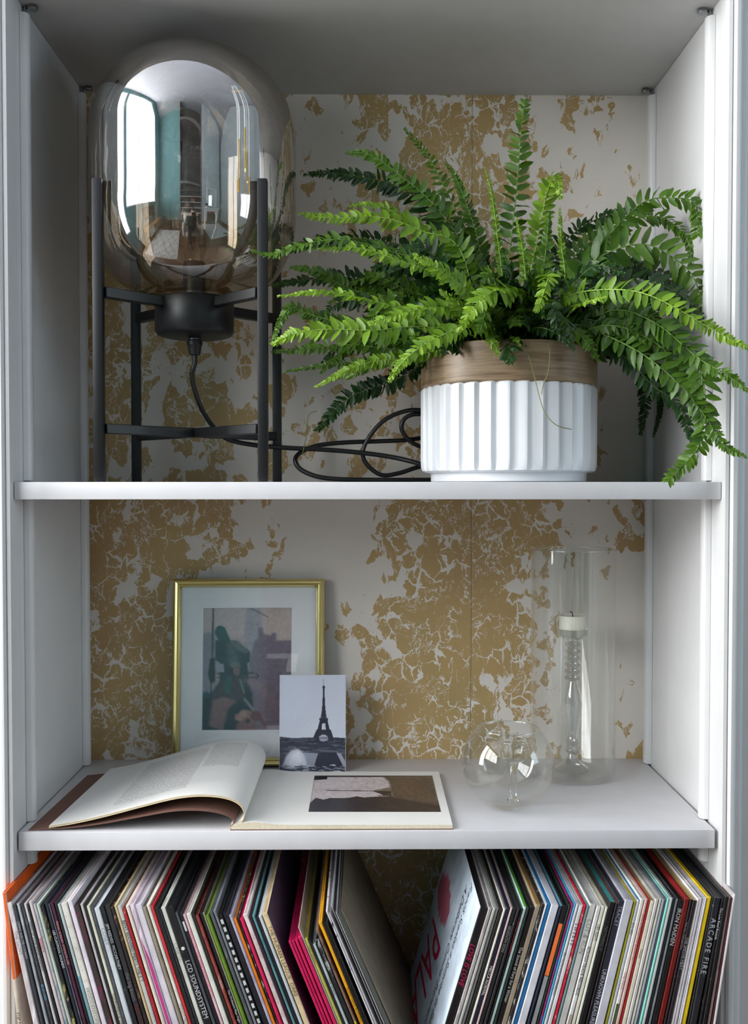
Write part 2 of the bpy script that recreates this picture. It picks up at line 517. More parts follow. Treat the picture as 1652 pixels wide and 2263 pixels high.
# half-round support battens that carry the shelves, and the steel pins at their tops
def batten(side, y0, z0, z1):
    s = 1 if side == 'R' else -1
    xw = XR if side == 'R' else XL
    d, w = 0.0098, 0.019
    pts = []
    for k in range(9):
        a = math.pi * k / 8
        pts.append((xw - s * (0.0004 + d * (math.sin(a) ** 0.6)), y0 + w / 2 - w / 2 * math.cos(a)))
    bm = bmesh.new()
    lo = [bm.verts.new((x, y, z0)) for x, y in pts]; hi = [bm.verts.new((x, y, z1)) for x, y in pts]
    for i in range(8): bm.faces.new((lo[i], lo[i + 1], hi[i + 1], hi[i]))
    bm.faces.new((lo[8], lo[0], hi[0], hi[8])); bm.faces.new(lo); bm.faces.new(hi[::-1])
    return from_bm('support_batten', bm, paint, case, smooth=60)
steel = plain('steel', (150, 152, 155), 0.25, metal=1.0, var=0.1)
for side in 'LR':
    for y0 in (0.036, 0.292):
        batten(side, y0, Z1 + 0.002, ZC - 0.012)
        batten(side, y0, Z2 + 0.001, Z1 - T1)
        batten(side, y0, Z2 - T2 - 0.030, Z2 - T2)
        s = 1 if side == 'R' else -1; xw = XR if side == 'R' else XL
        vs, fs = tube_data([Vector((xw - s * 0.0045, y0 + 0.010, ZC - 0.0125)), Vector((xw - s * 0.0045, y0 + 0.010, ZC - 0.001))], 0.0022, 10)
        tube_data([Vector((xw - s * 0.0135, y0 + 0.010, ZC - 0.0055)), Vector((xw - s * 0.0135, y0 + 0.010, ZC - 0.0035)), Vector((xw - s * 0.0135, y0 + 0.010, ZC - 0.0001))],
                  lambda t: 0.0075 - 0.0035 * abs(t - .3), 14, vs, fs)
        me = bpy.data.meshes.new('shelf_pin'); me.from_pydata(vs, [], fs); setmat(me, steel); shade(me, 45)
        link('shelf_pin', me, case)
# sill strip under the records is outside the frame; the shelves lift out
def shelf(z, t, y0, label, dx0=0.0, dx1=0.0):
    o = boxobj('shelf_board', XL + 0.0006 + dx0, XR - 0.0006 - dx1, y0, YB - 0.0012, z - t, z, paint_shelf, None, bevel=0.0012)
    o.location = (0, 0, 0)
    return tag(o, label, 'shelf')
shelf(Z1, T1, 0.0, 'upper white shelf board carrying the lamp and the potted fern')
shelf(Z2, T2, 0.0, 'middle white shelf board carrying the open book and glassware', dx0=0.0015, dx1=0.004)
shelf(Z3, T3, -0.05, 'lowest white shelf board with the record sleeves standing on it')

# ================================================================== ROOM (seen in the lamp's mirrored glass)
teal = plain('teal_wall', (112, 158, 160), 0.7, var=0.03, scale=8)
palew = plain('pale_wall', (176, 188, 192), 0.75, var=0.02, scale=8)
white_w = plain('ceiling_white', (196, 196, 204), 0.8, var=0.01, scale=8)
def wood_mat(name, c1, c2, c3, scale=9.0, ax='Y', rough=0.35):
    m, nt, b = new_mat(name)
    tc = N(nt, 'ShaderNodeTexCoord')
    s = {'X': (0.12, 1.6, 1.6), 'Y': (1.6, 0.12, 1.6), 'Z': (1.6, 1.6, 0.12)}[ax]
    mp = N(nt, 'ShaderNodeMapping', inp={'Scale': s}); nt.links.new(tc.outputs['Object'], mp.inputs[0])
    no = N(nt, 'ShaderNodeTexNoise', inp={'Scale': scale, 'Detail': 6.0, 'Roughness': 0.65, 'Distortion': 0.6})
    nt.links.new(mp.outputs[0], no.inputs['Vector'])
    r = ramp(nt, [(0.3, lin(c1)), (0.5, lin(c2)), (0.7, lin(c3))]); nt.links.new(no.outputs['Fac'], r.inputs[0])
    nt.links.new(r.outputs[0], b.inputs['Base Color']); b.inputs['Roughness'].default_value = rough
    return m
plankm = wood_mat('floor_planks', (58, 34, 20), (92, 56, 32), (128, 82, 48), 14, 'Y', 0.3)
fl = boxobj('floor', RL, RR, RB, RF + 0.35, RZ0 - 0.06, RZ0 - 0.012, plain('subfloor', (40, 28, 20), 0.8)); tag(fl, kind='structure')
nplank = 38
base_pl = None
pw = (RR - RL) / nplank
for i in range(nplank):
    if base_pl is None:
        base_pl = boxobj('plank', 0.0008, pw - 0.0008, RB + 0.001, RF + 0.0, RZ0 - 0.012, RZ0, plankm, fl)
        o = base_pl
    else:
        o = bpy.data.objects.new('plank', base_pl.data); COL.objects.link(o); o.parent = fl
    o.location.x = RL + i * pw
c_ = boxobj('ceiling', RL, RR, RB, RF + 0.35, RZ1, RZ1 + 0.05, white_w); tag(c_, kind='structure')
def wall_open(name, axis, pos, a0, a1, holes, mat, th=0.10, outward=1, zlo=RZ0, zhi=RZ1):
    """wall with rectangular openings; built from blocks around the holes (a, z)"""
    bm = bmesh.new()
    cuts = sorted({a0, a1, *[h[0] for h in holes], *[h[1] for h in holes]})
    for i in range(len(cuts) - 1):
        u0, u1 = cuts[i], cuts[i + 1]
        hs = [h for h in holes if h[0] <= u0 + 1e-6 and h[1] >= u1 - 1e-6]
        zr = [(zlo, zhi)] if not hs else [(zlo, hs[0][2]), (hs[0][3], zhi)]
        for z0, z1 in zr:
            if z1 - z0 < 1e-4: continue
            p0, p1 = (pos, pos + th * outward) if outward > 0 else (pos + th * outward, pos)
            if axis == 'X': box(bm, p0, p1, u0, u1, z0, z1)
            else: box(bm, u0, u1, p0, p1, z0, z1)
    o = from_bm(name, bm, mat); tag(o, kind='structure'); return o
WL = (-3.2, -0.80, 0.30, 1.82)
WD = (-0.72, -0.12, -0.45, 1.82)
wall_open('wall_left', 'X', RL, RB, RF, [WL, WD], teal, outward=-1)
wall_open('wall_right', 'X', RR, RB, RF, [(-1.65, -0.65, -0.2, 1.1)], palew, outward=1)
wall_open('wall_rear', 'Y', RB, RL, RR, [], teal, outward=-1)
wall_open('wall_front', 'Y', RF, RL, RR, [(XL - 0.055, XR + 0.055, RZ0, RZ1 - 0.1)], palew, outward=1, th=0.06)
frame_w = plain('window_paint', (235, 236, 238), 0.5)
panem = thin_glass('window_glass')
def window(n, axis, pos, a0, a1, z0, z1, nbar):
    bm = bmesh.new(); t = 0.05; d = 0.03
    def bx(u0, u1, zz0, zz1):
        if axis == 'X': box(bm, pos - d, pos + d, u0, u1, zz0, zz1, 0.003, 1)
        else: box(bm, u0, u1, pos - d, pos + d, zz0, zz1, 0.003, 1)
    bx(a0, a1, z0, z0 + t); bx(a0, a1, z1 - t, z1); bx(a0, a0 + t, z0 + t, z1 - t); bx(a1 - t, a1, z0 + t, z1 - t)
    for k in range(1, nbar): 
        u = a0 + (a1 - a0) * k / nbar; bx(u - 0.018, u + 0.018, z0 + t, z1 - t)
    o = from_bm('window_%d' % n, bm, frame_w); tag(o, kind='structure')
    return o
window(1, 'X', RL - 0.11, WL[0], WL[1], WL[2], WL[3], 3).location.x = 0.06
window(3, 'X', RL - 0.11, WD[0], WD[1], WD[2], WD[3], 1).location.x = 0.06
window(2, 'X', RR + 0.11, -1.65, -0.65, -0.2, 1.1, 2).location.x = -0.06

# ================================================================== GLASS GLOBE LAMP
LX, LY = -0.2268, 0.125
blackm = plain('black_metal', (15, 16, 18), 0.42, var=0.08, scale=80, spec=0.45)
lamp = empty('globe_lamp', (LX, LY, Z1), 'smoked mirror-glass globe lamp in a black four-legged metal frame', 'lamp')
A, AY = 0.1017, 0.1025
HL = 0.3745
for sx in (-1, 1):
    for sy in (-1, 1):
        x, y = LX + sx * A, LY + sy * AY
        bm = bmesh.new(); w = 0.0063
        box(bm, x - w, x + w, y - w, y + w, Z1 + 0.0005, HL if sy < 0 else HL - 0.008, 0.0014, 2)
        from_bm('leg', bm, blackm, lamp, smooth=40)
def bar(name, p, q, hw, hh, mat, parent):
    p = Vector(p); q = Vector(q); d = (q - p).normalized(); s = d.cross(Vector((0, 0, 1))).normalized() * hw; u = Vector((0, 0, hh))
    bm = bmesh.new(); vs = []
    for e in (p, q):
        vs += [bm.verts.new(e + a * s + b * u) for a, b in ((-1, -1), (1, -1), (1, 1), (-1, 1))]
    bm.faces.new(vs[:4]); bm.faces.new(vs[4:][::-1])
    for i in range(4): bm.faces.new((vs[i], vs[(i + 1) % 4], vs[4 + (i + 1) % 4], vs[4 + i]))
    bmesh.ops.recalc_face_normals(bm, faces=bm.faces)
    bmesh.ops.bevel(bm, geom=list(bm.edges), offset=0.001, segments=1, affect='EDGES')
    return from_bm(name, bm, mat, parent, smooth=40)
for sx in (-1, 1):
    for sy in (-1, 1):
        bar('upper_bar', (LX + sx * (A - .005), LY + sy * (AY - .005), 0.2360), (LX + sx * 0.033, LY + sy * 0.033, 0.2360), 0.0062, 0.0066, blackm, lamp)
        bar('cross_bar', (LX + sx * (A - .005), LY + sy * (AY - .005), 0.0665), (LX + sx * 0.002, LY + sy * 0.002, 0.0665), 0.0058, 0.0062, blackm, lamp)
link('holder_cup', lathe_mesh('holder_cup', [(0, .1955), (.044, .1955), (.0495, .1975), (.0525, .2025), (.0525, .2440), (.0515, .2455), (.0475, .2455), (.0475, .2400), (0, .2400)], LX, LY, 64, blackm), lamp)
link('cord_grip', lathe_mesh('cord_grip', [(0, .1953), (.0085, .1953), (.0085, .1895), (.0105, .189), (.0105, .1845), (.0092, .183), (.0088, .178), (.0072, .171), (.0045, .1705), (0, .1705)], LX, LY, 24, plain('black_plastic', (22, 22, 24), 0.45)), lamp)
link('grip_ring', lathe_mesh('grip_ring', [(.0086, .1915), (.0092, .1915), (.0092, .1925), (.0086, .1925)], LX, LY, 24, steel), lamp)
# bulb holder and bulb inside
stem = link('bulb_holder', lathe_mesh('bulb_holder', [(0, .2402), (.015, .2402), (.015, .292), (.0135, .295), (0, .295)], LX, LY, 32, plain('holder_grey', (60, 66, 78), 0.4)), lamp)
bulb_m = thin_glass('bulb_glass', (0.9, 0.9, 0.88), 1.2, 0.05)
link('bulb', lathe_mesh('bulb', [(.0125, .2952), (.013, .302), (.022, .322), (.029, .342), (.030, .355), (.026, .372), (.016, .383), (0, .386)], LX, LY, 32, bulb_m), stem)
def globe_mat():
    m, nt, b = new_mat('smoked_mirror_glass')
    nt.nodes.remove(b); out = nt.nodes['Material Output']
    tc = N(nt, 'ShaderNodeTexCoord'); sp = N(nt, 'ShaderNodeSeparateXYZ'); nt.links.new(tc.outputs['Object'], sp.inputs[0])
    g = N(nt, 'ShaderNodeMapRange', inp={'From Min': 0.255, 'From Max': 0.42, 'To Min': 0.0, 'To Max': 1.0}); nt.links.new(sp.outputs['Z'], g.inputs['Value'])
    g.interpolation_type = 'SMOOTHSTEP'
    amt = N(nt, 'ShaderNodeMapRange', inp={'To Min': 0.13, 'To Max': 0.46}); nt.links.new(g.outputs[0], amt.inputs['Value'])
    fr = schlick(nt)
    ad = N(nt, 'ShaderNodeMath', operation='MULTIPLY_ADD', use_clamp=True); ad.inputs[1].default_value = 0.6
    nt.links.new(fr, ad.inputs[0]); nt.links.new(amt.outputs[0], ad.inputs[2])
    tint = ramp(nt, [(0.0, (0.70, 0.60, 0.44)), (0.5, (0.62, 0.56, 0.48)), (1.0, (0.60, 0.57, 0.54))]); nt.links.new(g.outputs[0], tint.inputs[0])
    tr = N(nt, 'ShaderNodeBsdfTransparent'); nt.links.new(tint.outputs[0], tr.inputs['Color'])
    gl = N(nt, 'ShaderNodeBsdfGlossy', inp={'Color': (0.97, 0.96, 0.95, 1), 'Roughness': 0.0})
    mx = N(nt, 'ShaderNodeMixShader')
    nt.links.new(ad.outputs[0], mx.inputs[0]); nt.links.new(tr.outputs[0], mx.inputs[1]); nt.links.new(gl.outputs[0], mx.inputs[2])
    nt.links.new(mx.outputs[0], out.inputs['Surface'])
    return m
R = 0.1366; Tq = 0.124; z1c = 0.5805 - Tq
# lower end: cylinder eases in, rounds tightly at the foot; profile integrated from the slope angle
gp = [(R, 0.357)]; r_, z_ = R, 0.357
for k in range(1, 61):
    th = math.radians(86.0 * k / 60); rho = 0.138 if th < math.radians(32) else 0.0765
    dth = math.radians(86.0 / 60); z_ -= rho * math.cos(th) * dth; r_ -= rho * math.sin(th) * dth
    gp.append((r_, z_))
gp.append((0.046, z_ - 0.0008)); gp = gp[::-1]
for k in range(1, 5): gp.append((R, 0.357 + (z1c - 0.357) * k / 5))
for k in range(0, 33):
    a = math.pi / 2 * k / 32
    gp.append((R * math.cos(a) if k < 32 else 0.0, z1c + Tq * math.sin(a)))
link('globe', lathe_mesh('globe', gp, LX, LY, 128, globe_mat(), smooth=True), lamp)

# power cord: falls from the grip, runs behind the legs and loops behind the pot
cordm = plain('cord_rubber', (20, 20, 22), 0.35)
def pts_px(lst): return [P(*a) for a in lst]
cp = [Vector((LX, LY, 0.172)), Vector((LX, LY, 0.160))]
cp += pts_px([(424, 830, .128), (431, 865, .14), (446, 905, .155), (470, 942, .175), (498, 968, .19), (545, 981, .205), (620, 989, .22), (720, 994, .225), (800, 1001, .225),
              (870, 1011, .22), (930, 1026, .21), (985, 1045, .215), (1020, 1052, .24), (1000, 1040, .262), (960, 1030, .262), (925, 1032, .245), (880, 1046, .24), (840, 1049, .24),
              (806, 1020, .24), (805, 985, .24), (838, 938, .24), (880, 913, .24), (930, 907, .24), (990, 930, .255), (1010, 960, .262), (985, 985, .258), (940, 990, .25), (905, 974, .244),
              (887, 948, .24), (895, 924, .24), (925, 915, .243), (975, 925, .275), (990, 955, .28), (960, 963, .27), (900, 972, .255), (840, 975, .25), (760, 978, .245), (700, 985, .24), (664, 1000, .23),
              (652, 1018, .22), (668, 1040, .215), (715, 1056, .21), (800, 1061.3, .21), (945, 1061.5, .235), (1080, 1062, .25), (1180, 1055, .28), (1230, 1040, .318)])
rc = 0.0034
for v in cp: v.z = max(v.z, Z1 + rc + 0.0004)
cord = tube('power_cord', catmull(cp, 8), rc, cordm, lamp, 8)

# ================================================================== POTTED FERN
PX, PY = (1122 - 803) / 1629.0, 0.13
fern = empty('potted_fern', (PX, PY, Z1), 'bushy green fern in a fluted white pot with brown banded rim', 'plant')
def glaze(col, name, bands=False):
    m, nt, b = new_mat(name)
    tc = N(nt, 'ShaderNodeTexCoord')
    if bands:
        mp = N(nt, 'ShaderNodeMapping', inp={'Scale': (0.6, 0.6, 9.0)}); nt.links.new(tc.outputs['Object'], mp.inputs[0])
        no = N(nt, 'ShaderNodeTexNoise', inp={'Scale': 14.0, 'Detail': 6.0, 'Roughness': 0.6}); nt.links.new(mp.outputs[0], no.inputs['Vector'])
        r = ramp(nt, [(0.3, lin((92, 74, 54))), (0.45, lin((128, 106, 80))), (0.55, lin((150, 128, 100))), (0.7, lin((112, 92, 68)))])
    else:
        no = N(nt, 'ShaderNodeTexNoise', inp={'Scale': 30.0}); nt.links.new(tc.outputs['Object'], no.inputs['Vector'])
        r = ramp(nt, [(0.3, tuple(v * .97 for v in lin(col))), (0.7, lin(col))])
    nt.links.new(no.outputs['Fac'], r.inputs[0]); nt.links.new(r.outputs[0], b.inputs['Base Color'])
    b.inputs['Roughness'].default_value = 0.4 if bands else 0.32
    return m
pot_white = glaze((224, 227, 231), 'white_glaze')
NF = 34
def flute(k, r, z, a):
    if z < 0.0135 or r < 0.100 or z > 0.1262: return r
    ph = ((a * NF / (2 * math.pi)) + 0.04 * math.sin(5 * a)) % 1.0
    s = ph / 0.78 if ph < 0.78 else (1 - ph) / 0.22
    e = min(1.0, (z - 0.0135) / 0.006) * min(1.0, (0.1262 - z) / 0.002 + .15)
    return r + (s - 0.75) * 0.0046 * e
pot_prof = [(0, .0006), (.1035, .0006), (.1045, .0016), (.1045, .0100), (.1055, .0122), (.112, .0128), (.1155, .0150), (.1168, .0195), (.1172, .03), (.1172, .06), (.1172, .09), (.1172, .12), (.1168, .1245), (.1150, .1268)]
pot = link('pot', lathe_mesh('pot', pot_prof, PX, PY, NF * 12, pot_white, smooth=32, rfun=flute), fern)
link('rim_band', lathe_mesh('rim_band', [(.1130, .1240), (.1174, .1272), (.1180, .1300), (.1180, .1745), (.1168, .1768), (.1145, .1772), (.1120, .1762), (.1110, .1700), (.1110, .13), (.1128, .1240)],
     PX, PY, 96, glaze((0, 0, 0), 'brown_glaze', True), smooth=40, rfun=lambda k, r, z, a: r), pot)
soil = plain('potting_soil', (38, 28, 20), 0.95, var=0.5, scale=200, bump=0.6)
sm = lathe_mesh('soil', [(0, .166), (.03, .168), (.07, .165), (.1112, .160)], PX, PY, 48, soil)
for v in sm.vertices: v.co.z += rnd.uniform(-.002, .002)
link('soil', sm, fern)

def leaf_mat(name, dark, bright):
    m, nt, b = new_mat(name)
    out = nt.nodes['Material Output']
    at = N(nt, 'ShaderNodeAttribute', attribute_name='age')
    tc = N(nt, 'ShaderNodeTexCoord')
    no = N(nt, 'ShaderNodeTexNoise', inp={'Scale': 70.0, 'Detail': 2.0}); nt.links.new(tc.outputs['Object'], no.inputs['Vector'])
    ad = N(nt, 'ShaderNodeMath', operation='MULTIPLY_ADD'); ad.inputs[1].default_value = 0.5; 
    nt.links.new(no.outputs['Fac'], ad.inputs[0]); nt.links.new(at.outputs['Fac'], ad.inputs[2])
    r = ramp(nt, [(0.15, lin(dark)), (1.25 if False else 1.0, lin(bright))]); nt.links.new(ad.outputs[0], r.inputs[0])
    nt.links.new(r.outputs[0], b.inputs['Base Color'])
    b.inputs['Roughness'].default_value = 0.42
    tl = N(nt, 'ShaderNodeBsdfTranslucent')
    br = N(nt, 'ShaderNodeMixRGB', blend_type='MULTIPLY', inp={'Fac': 1.0, 'Color2': (1.0, 1.0, 0.45, 1)})
    nt.links.new(r.outputs[0], br.inputs['Color1']); nt.links.new(br.outputs[0], tl.inputs['Color'])
    mx = N(nt, 'ShaderNodeMixShader'); mx.inputs[0].default_value = 0.26
    nt.links.new(b.outputs[0], mx.inputs[1]); nt.links.new(tl.outputs[0], mx.inputs[2])
    nt.links.new(mx.outputs[0], out.inputs['Surface'])
    return m
LEAF = {'d': leaf_mat('shaded_leaf', (14, 40, 12), (40, 82, 22)),  # dark leaf colour carries the shade of the inner and rear fronds
        'm': leaf_mat('green_leaf', (28, 66, 14), (98, 138, 30)),
        'b': leaf_mat('young_leaf', (66, 110, 18), (152, 190, 48))}
STALK = {'d': plain('dark_stalk', (70, 92, 34), 0.5), 'm': plain('green_stalk', (92, 126, 44), 0.5), 'b': plain('young_stalk', (136, 170, 66), 0.5)}

def frond(pts, L, kind='m', face=(0, -1, 0.45), start=0.12, parent=fern, roll=0.0, tip=0.16, curl=0.25, dens=0.36, bare=False):
    """pts: world control points base->tip; L: longest leaflet (m)"""
    c = catmull(pts, 14); dens *= 1.12; L *= 1.12
    # arc length
    d = [0.0]
    for i in range(1, len(c)): d.append(d[-1] + (c[i] - c[i - 1]).length)
    tot = d[-1]
    vs, fs = [], []
    vs, fs = tube_data(c, lambda t: 0.0011 * (1 - .72 * t) + 0.0002, 5)
    mi = [0] * len(fs); age = [0.3] * len(vs)
    Fh = Vector(face).normalized()
    s = tot * start; side_j = rnd.random()
    def at(s):
        import bisect
        i = min(len(c) - 2, max(0, bisect.bisect_right(d, s) - 1))
        f = (s - d[i]) / max(1e-9, d[i + 1] - d[i])
        return c[i].lerp(c[i + 1], f), (c[i + 1] - c[i]).normalized()
    while s < tot * 0.995 and not bare:
        t = s / tot
        u = (t - start) / (1 - start)
        env = min(1.0, 0.45 + u * 3.0) * (1.0 if u < .45 else max(tip, 1 - ((u - .45) / .55) ** 1.6 * (1 - tip)))
        l = L * env
        for sd in (-1, 1):
            p, T = at(min(tot * .999, s + (sd > 0) * l * dens * 0.45))
            S0 = T.cross(Fh)
            if S0.length < .15: S0 = T.cross(Vector((1, 0, 0.3)))
            S0.normalize()
            Nn = S0.cross(T).normalized()
            if Nn.dot(Fh) < 0: Nn = -Nn
            ra = roll + rnd.gauss(0, .24)
            S = S0 * math.cos(ra) + Nn * math.sin(ra)
            NN = Nn * math.cos(ra) - S0 * math.sin(ra)
            ang = rnd.gauss(.22, .10) + .35 * u
            D = (S * sd * math.cos(ang) + T * math.sin(ang)).normalized()
            ll = l * rnd.uniform(.88, 1.1)
            W = T - D * T.dot(D); W.normalize()
            tw = rnd.gauss(0, .5)
            W = (W * math.cos(tw) + NN * math.sin(tw)).normalized()
            up = D.cross(W).normalized()
            if up.dot(NN) < 0: up = -up
            w = ll * 0.158 * rnd.uniform(.9, 1.15) + 0.0006
            cu = curl * rnd.uniform(.3, 1.8)
            b = len(vs)
            rows = [(0.0, .35), (.2, 1.15), (.5, 1.1), (.8, .75), (1.0, 0.0)]
            dro = rnd.gauss(.2, .2)
            ag = max(0, min(1, .12 + .55 * max(0, u - .35) + rnd.uniform(-.08, .12)))
            for q, ww in rows:
                cen = p + D * (ll * q) + T * (cu * ll * q * q * .5) - up * (dro * ll * q * q)
                wav = math.sin(q * 9 + side_j * 6) * .0006
                if ww == 0:
                    vs.append(tuple(cen)); age.append(ag)
                else:
                    vs.append(tuple(cen - W * w * ww * .85 + up * (w * .22 + wav))); vs.append(tuple(cen)); vs.append(tuple(cen + W * w * ww + up * (w * .22 - wav)))
                    age += [ag] * 3
            for k in range(3):
                a0 = b + 3 * k
                fs.append((a0, a0 + 3, a0 + 4, a0 + 1)); fs.append((a0 + 1, a0 + 4, a0 + 5, a0 + 2)); mi += [1, 1]
            fs.append((b + 9, b + 12, b + 10)); fs.append((b + 10, b + 12, b + 11)); mi += [1, 1]
        s += max(0.0026, l * dens)
    me = bpy.data.meshes.new('frond'); me.from_pydata(vs, [], fs)
    setmat(me, [STALK[kind], LEAF[kind]])
    me.polygons.foreach_set('material_index', mi)
    at_ = me.attributes.new('age', 'FLOAT', 'POINT'); at_.data.foreach_set('value', age)
    shade(me, True)
    o = link('frond', me, parent)
    return o
base = Vector((PX, PY, 0.168))
def F(px, L, kind='m', **kw):
    """frond traced on the photo: px = [(x, y, depth)...] after a common crown"""
    w = [P(*a) for a in px]
    b0 = Vector((PX + max(-.07, min(.07, (w[0].x - PX) * .55)), PY + max(-.06, min(.06, (w[0].y - PY) * .6)), 0.164))
    if (w[0] - b0).length > 0.02: w = [b0] + w
    for v in w:
        v.y = min(v.y, YB - 0.012)
        v.z = min(v.z, ZC - .004)
        if v.y > -0.012: v.x = min(v.x, XR - .006)
    frond(w, L, kind, **kw)
# upright fronds
F([(1118, 640, .13), (1130, 520, .12), (1143, 400, .115), (1150, 300, .11), (1160, 218, .105)], .0215, 'm', face=(0.05, -1, .1), start=.2, curl=.1, dens=.42, tip=.3)
F([(1165, 640, .12), (1185, 540, .12), (1205, 440, .10), (1220, 396, .075), (1232, 400, .05), (1238, 440, .045)], .017, 'b', face=(0, -1, .3), start=.25, curl=.1)
F([(1190, 660, .10), (1205, 560, .10), (1213, 470, .10)], .014, 'm')
F([(1112, 640, .12), (1098, 520, .12), (1086, 430, .12), (1070, 368, .12)], .006, 'b', start=.3)
F([(1160, 650, .10), (1155, 560, .10), (1140, 480, .10)], .006, 'b', start=.5)
F([(1245, 640, .10), (1240, 540, .10), (1236, 455, .09)], .006, 'b', start=.45)
F([(1080, 600, .17), (1025, 500, .18), (985, 420, .19), (945, 345, .2), (893, 283, .2)], .017, 'm', curl=.1, dens=.6)
F([(1085, 640, .12), (1045, 570, .12), (960, 455, .11), (880, 385, .11), (815, 342, .11), (764, 338, .12)], .019, 'm', face=(.1, -1, .3), start=.3)
F([(1060, 600, .17), (970, 480, .18), (885, 415, .18), (800, 392, .17), (735, 383, .17), (670, 386, .17)], .0215, 'd', face=(0, -1, .5), start=.2, dens=.34)
F([(1060, 560, .14), (1040, 480, .14), (1010, 400, .14), (983, 358, .14)], .014, 'm')
F([(1020, 560, .10), (930, 510, .08), (840, 480, .07), (740, 482, .06), (660, 472, .06)], .019, 'b', face=(0, -1, .6), start=.2)
F([(980, 560, .12), (870, 470, .1), (820, 452, .08), (770, 455, .07)], .015, 'b', face=(0, -1, .6))
F([(980, 610, .06), (860, 555, .02), (750, 530, -.01), (650, 545, -.02), (600, 563, -.02), (553, 553, -.025)], .0165, 'm', face=(0, -1, .7))
F([(1010, 590, .17), (880, 540, .18), (760, 528, .19), (680, 540, .19), (600, 568, .18)], .019, 'd', face=(0, -1, .3))
F([(1040, 640, .05), (950, 600, .02), (880, 575, 0), (790, 548, -.01), (700, 550, -.02)], .014, 'b', face=(0, -.7, .9), roll=.3)
F([(1085, 700, .02), (1040, 650, -.02), (975, 600, -.05), (912, 562, -.06)], .0145, 'b', face=(.3, -.9, .3), start=.35, dens=.26)
F([(1080, 720, .0), (1020, 680, -.03), (970, 640, -.05)], .013, 'b', face=(.3, -.9, .3), start=.35, dens=.28)
F([(1000, 650, .14), (880, 640, .15), (760, 612, .15), (680, 618, .14), (598, 632, .13)], .019, 'd', face=(0, -1, .3))
F([(1050, 700, .06), (930, 690, .02), (820, 665, 0), (720, 645, -.01), (612, 655, -.01)], .013, 'b', face=(0, -.8, .8))
F([(1000, 690, .12), (880, 660, .12), (780, 640, .12), (700, 600, .10), (640, 590, .1)], .018, 'm', face=(0, -1, .4))
F([(1040, 740, .04), (930, 722, .0), (820, 730, -.03), (720, 728, -.04), (650, 738, -.04), (600, 762, -.04)], .021, 'b', face=(0, -1, .5), start=.2)
F([(1000, 760, .08), (880, 772, .06), (780, 762, .05), (690, 770, .04), (598, 778, .03)], .014, 'm', face=(0, -1, .5), dens=.5)
F([(1040, 690, .0), (960, 680, -.04), (880, 695, -.06), (812, 716, -.07)], .0155, 'b', face=(.1, -.8, .6), start=.3, dens=.24)
F([(700, 700, .03), (650, 680, .02), (625, 700, .01), (600, 760, .0)], .012, 'm', face=(0, -1, .3), start=.1)
F([(1150, 660, .03), (1110, 640, -.03), (1060, 665, -.06), (1010, 735, -.07)], .0185, 'b', face=(.2, -.6, .8), start=.2, dens=.28)
F([(1085, 730, .02), (1020, 725, -.03), (940, 760, -.05), (890, 800, -.06), (858, 845, -.06)], .0155, 'b', face=(.1, -.9, .5), start=.15)
F([(1040, 760, .17), (960, 790, .2), (870, 840, .22), (770, 880, .22), (700, 952, .22)], .017, 'd', face=(0, -1, .2), start=.3, dens=.26, tip=.3)
F([(1000, 770, .07), (900, 790, .05), (800, 805, .04), (695, 856, .03)], .011, 'b', face=(0, -1, .4))
F([(980, 780, .10), (880, 800, .09), (780, 800, .08), (700, 810, .07), (627, 822, .06)], .0085, 'm', face=(0, -1, .4), dens=.55)
F([(950, 800, .1), (900, 790, .08), (840, 800, .07), (760, 840, .06)], .011, 'm', face=(0, -1, .4))
F([(1190, 640, .02), (1210, 610, -.03), (1200, 650, -.055), (1183, 692, -.06)], .0145, 'b', face=(0, -1, .2), start=.3)
F([(1215, 640, .05), (1228, 600, .0), (1222, 640, -.03)], .012, 'm')
F([(1110, 745, .04), (1085, 752, -.005), (1096, 768, -.012), (1099, 788, -.013)], .008, 'b', face=(0, -1, .2), start=.5)
F([(1130, 748, .04), (1140, 750, 0.0), (1150, 765, -.008)], .006, 'b', face=(0, -1, .2), start=.5)
F([(1190, 720, .05), (1250, 725, .02), (1295, 755, .0), (1324, 800, .005)], .013, 'm', face=(-.1, -1, .5), start=.2)
F([(1160, 735, .03), (1200, 725, -.01), (1250, 750, -.02), (1270, 775, -.02)], .011, 'd', face=(0, -1, .4))
F([(1225, 690, .05), (1262, 652, .0), (1340, 640, -.04), (1420, 648, -.07), (1500, 685, -.09), (1585, 735, -.1), (1655, 770, -.11)], .0175, 'b', face=(0, -1, .12), start=.24, dens=.40, curl=.1)
F([(1260, 720, .05), (1340, 742, .0), (1430, 790, -.03), (1510, 860, -.05), (1560, 925, -.06), (1600, 985, -.07), (1652, 1012, -.075)], .019, 'm', face=(0, -1, .15), start=.12, tip=.1)
F([(1380, 690, .03), (1480, 730, -.02), (1545, 820, -.05), (1560, 920, -.055), (1545, 985, -.055), (1475, 1064, -.055)], .021, 'm', face=(-.1, -1, .1), start=.15, tip=.35)
F([(1340, 690, .02), (1440, 710, -.02), (1540, 790, -.06), (1600, 825, -.08), (1655, 865, -.09)], .0175, 'm', face=(0, -1, .2), start=.2)
F([(1290, 600, .12), (1345, 520, .11), (1420, 448, .10), (1485, 438, .09), (1535, 450, .085), (1562, 520, .08)], .0195, 'm', face=(-.1, -1, .15), start=.15, tip=.5, dens=.4)
F([(1270, 620, .08), (1340, 560, .06), (1420, 540, .05), (1480, 565, .045), (1530, 610, .045), (1562, 690, .05)], .027, 'm', face=(-.1, -1, .2), start=.15, tip=.5, dens=.36)
F([(1250, 600, .14), (1310, 530, .15), (1380, 490, .15), (1460, 480, .14), (1530, 530, .12), (1555, 590, .11)], .019, 'm', face=(-.1, -1, .2))
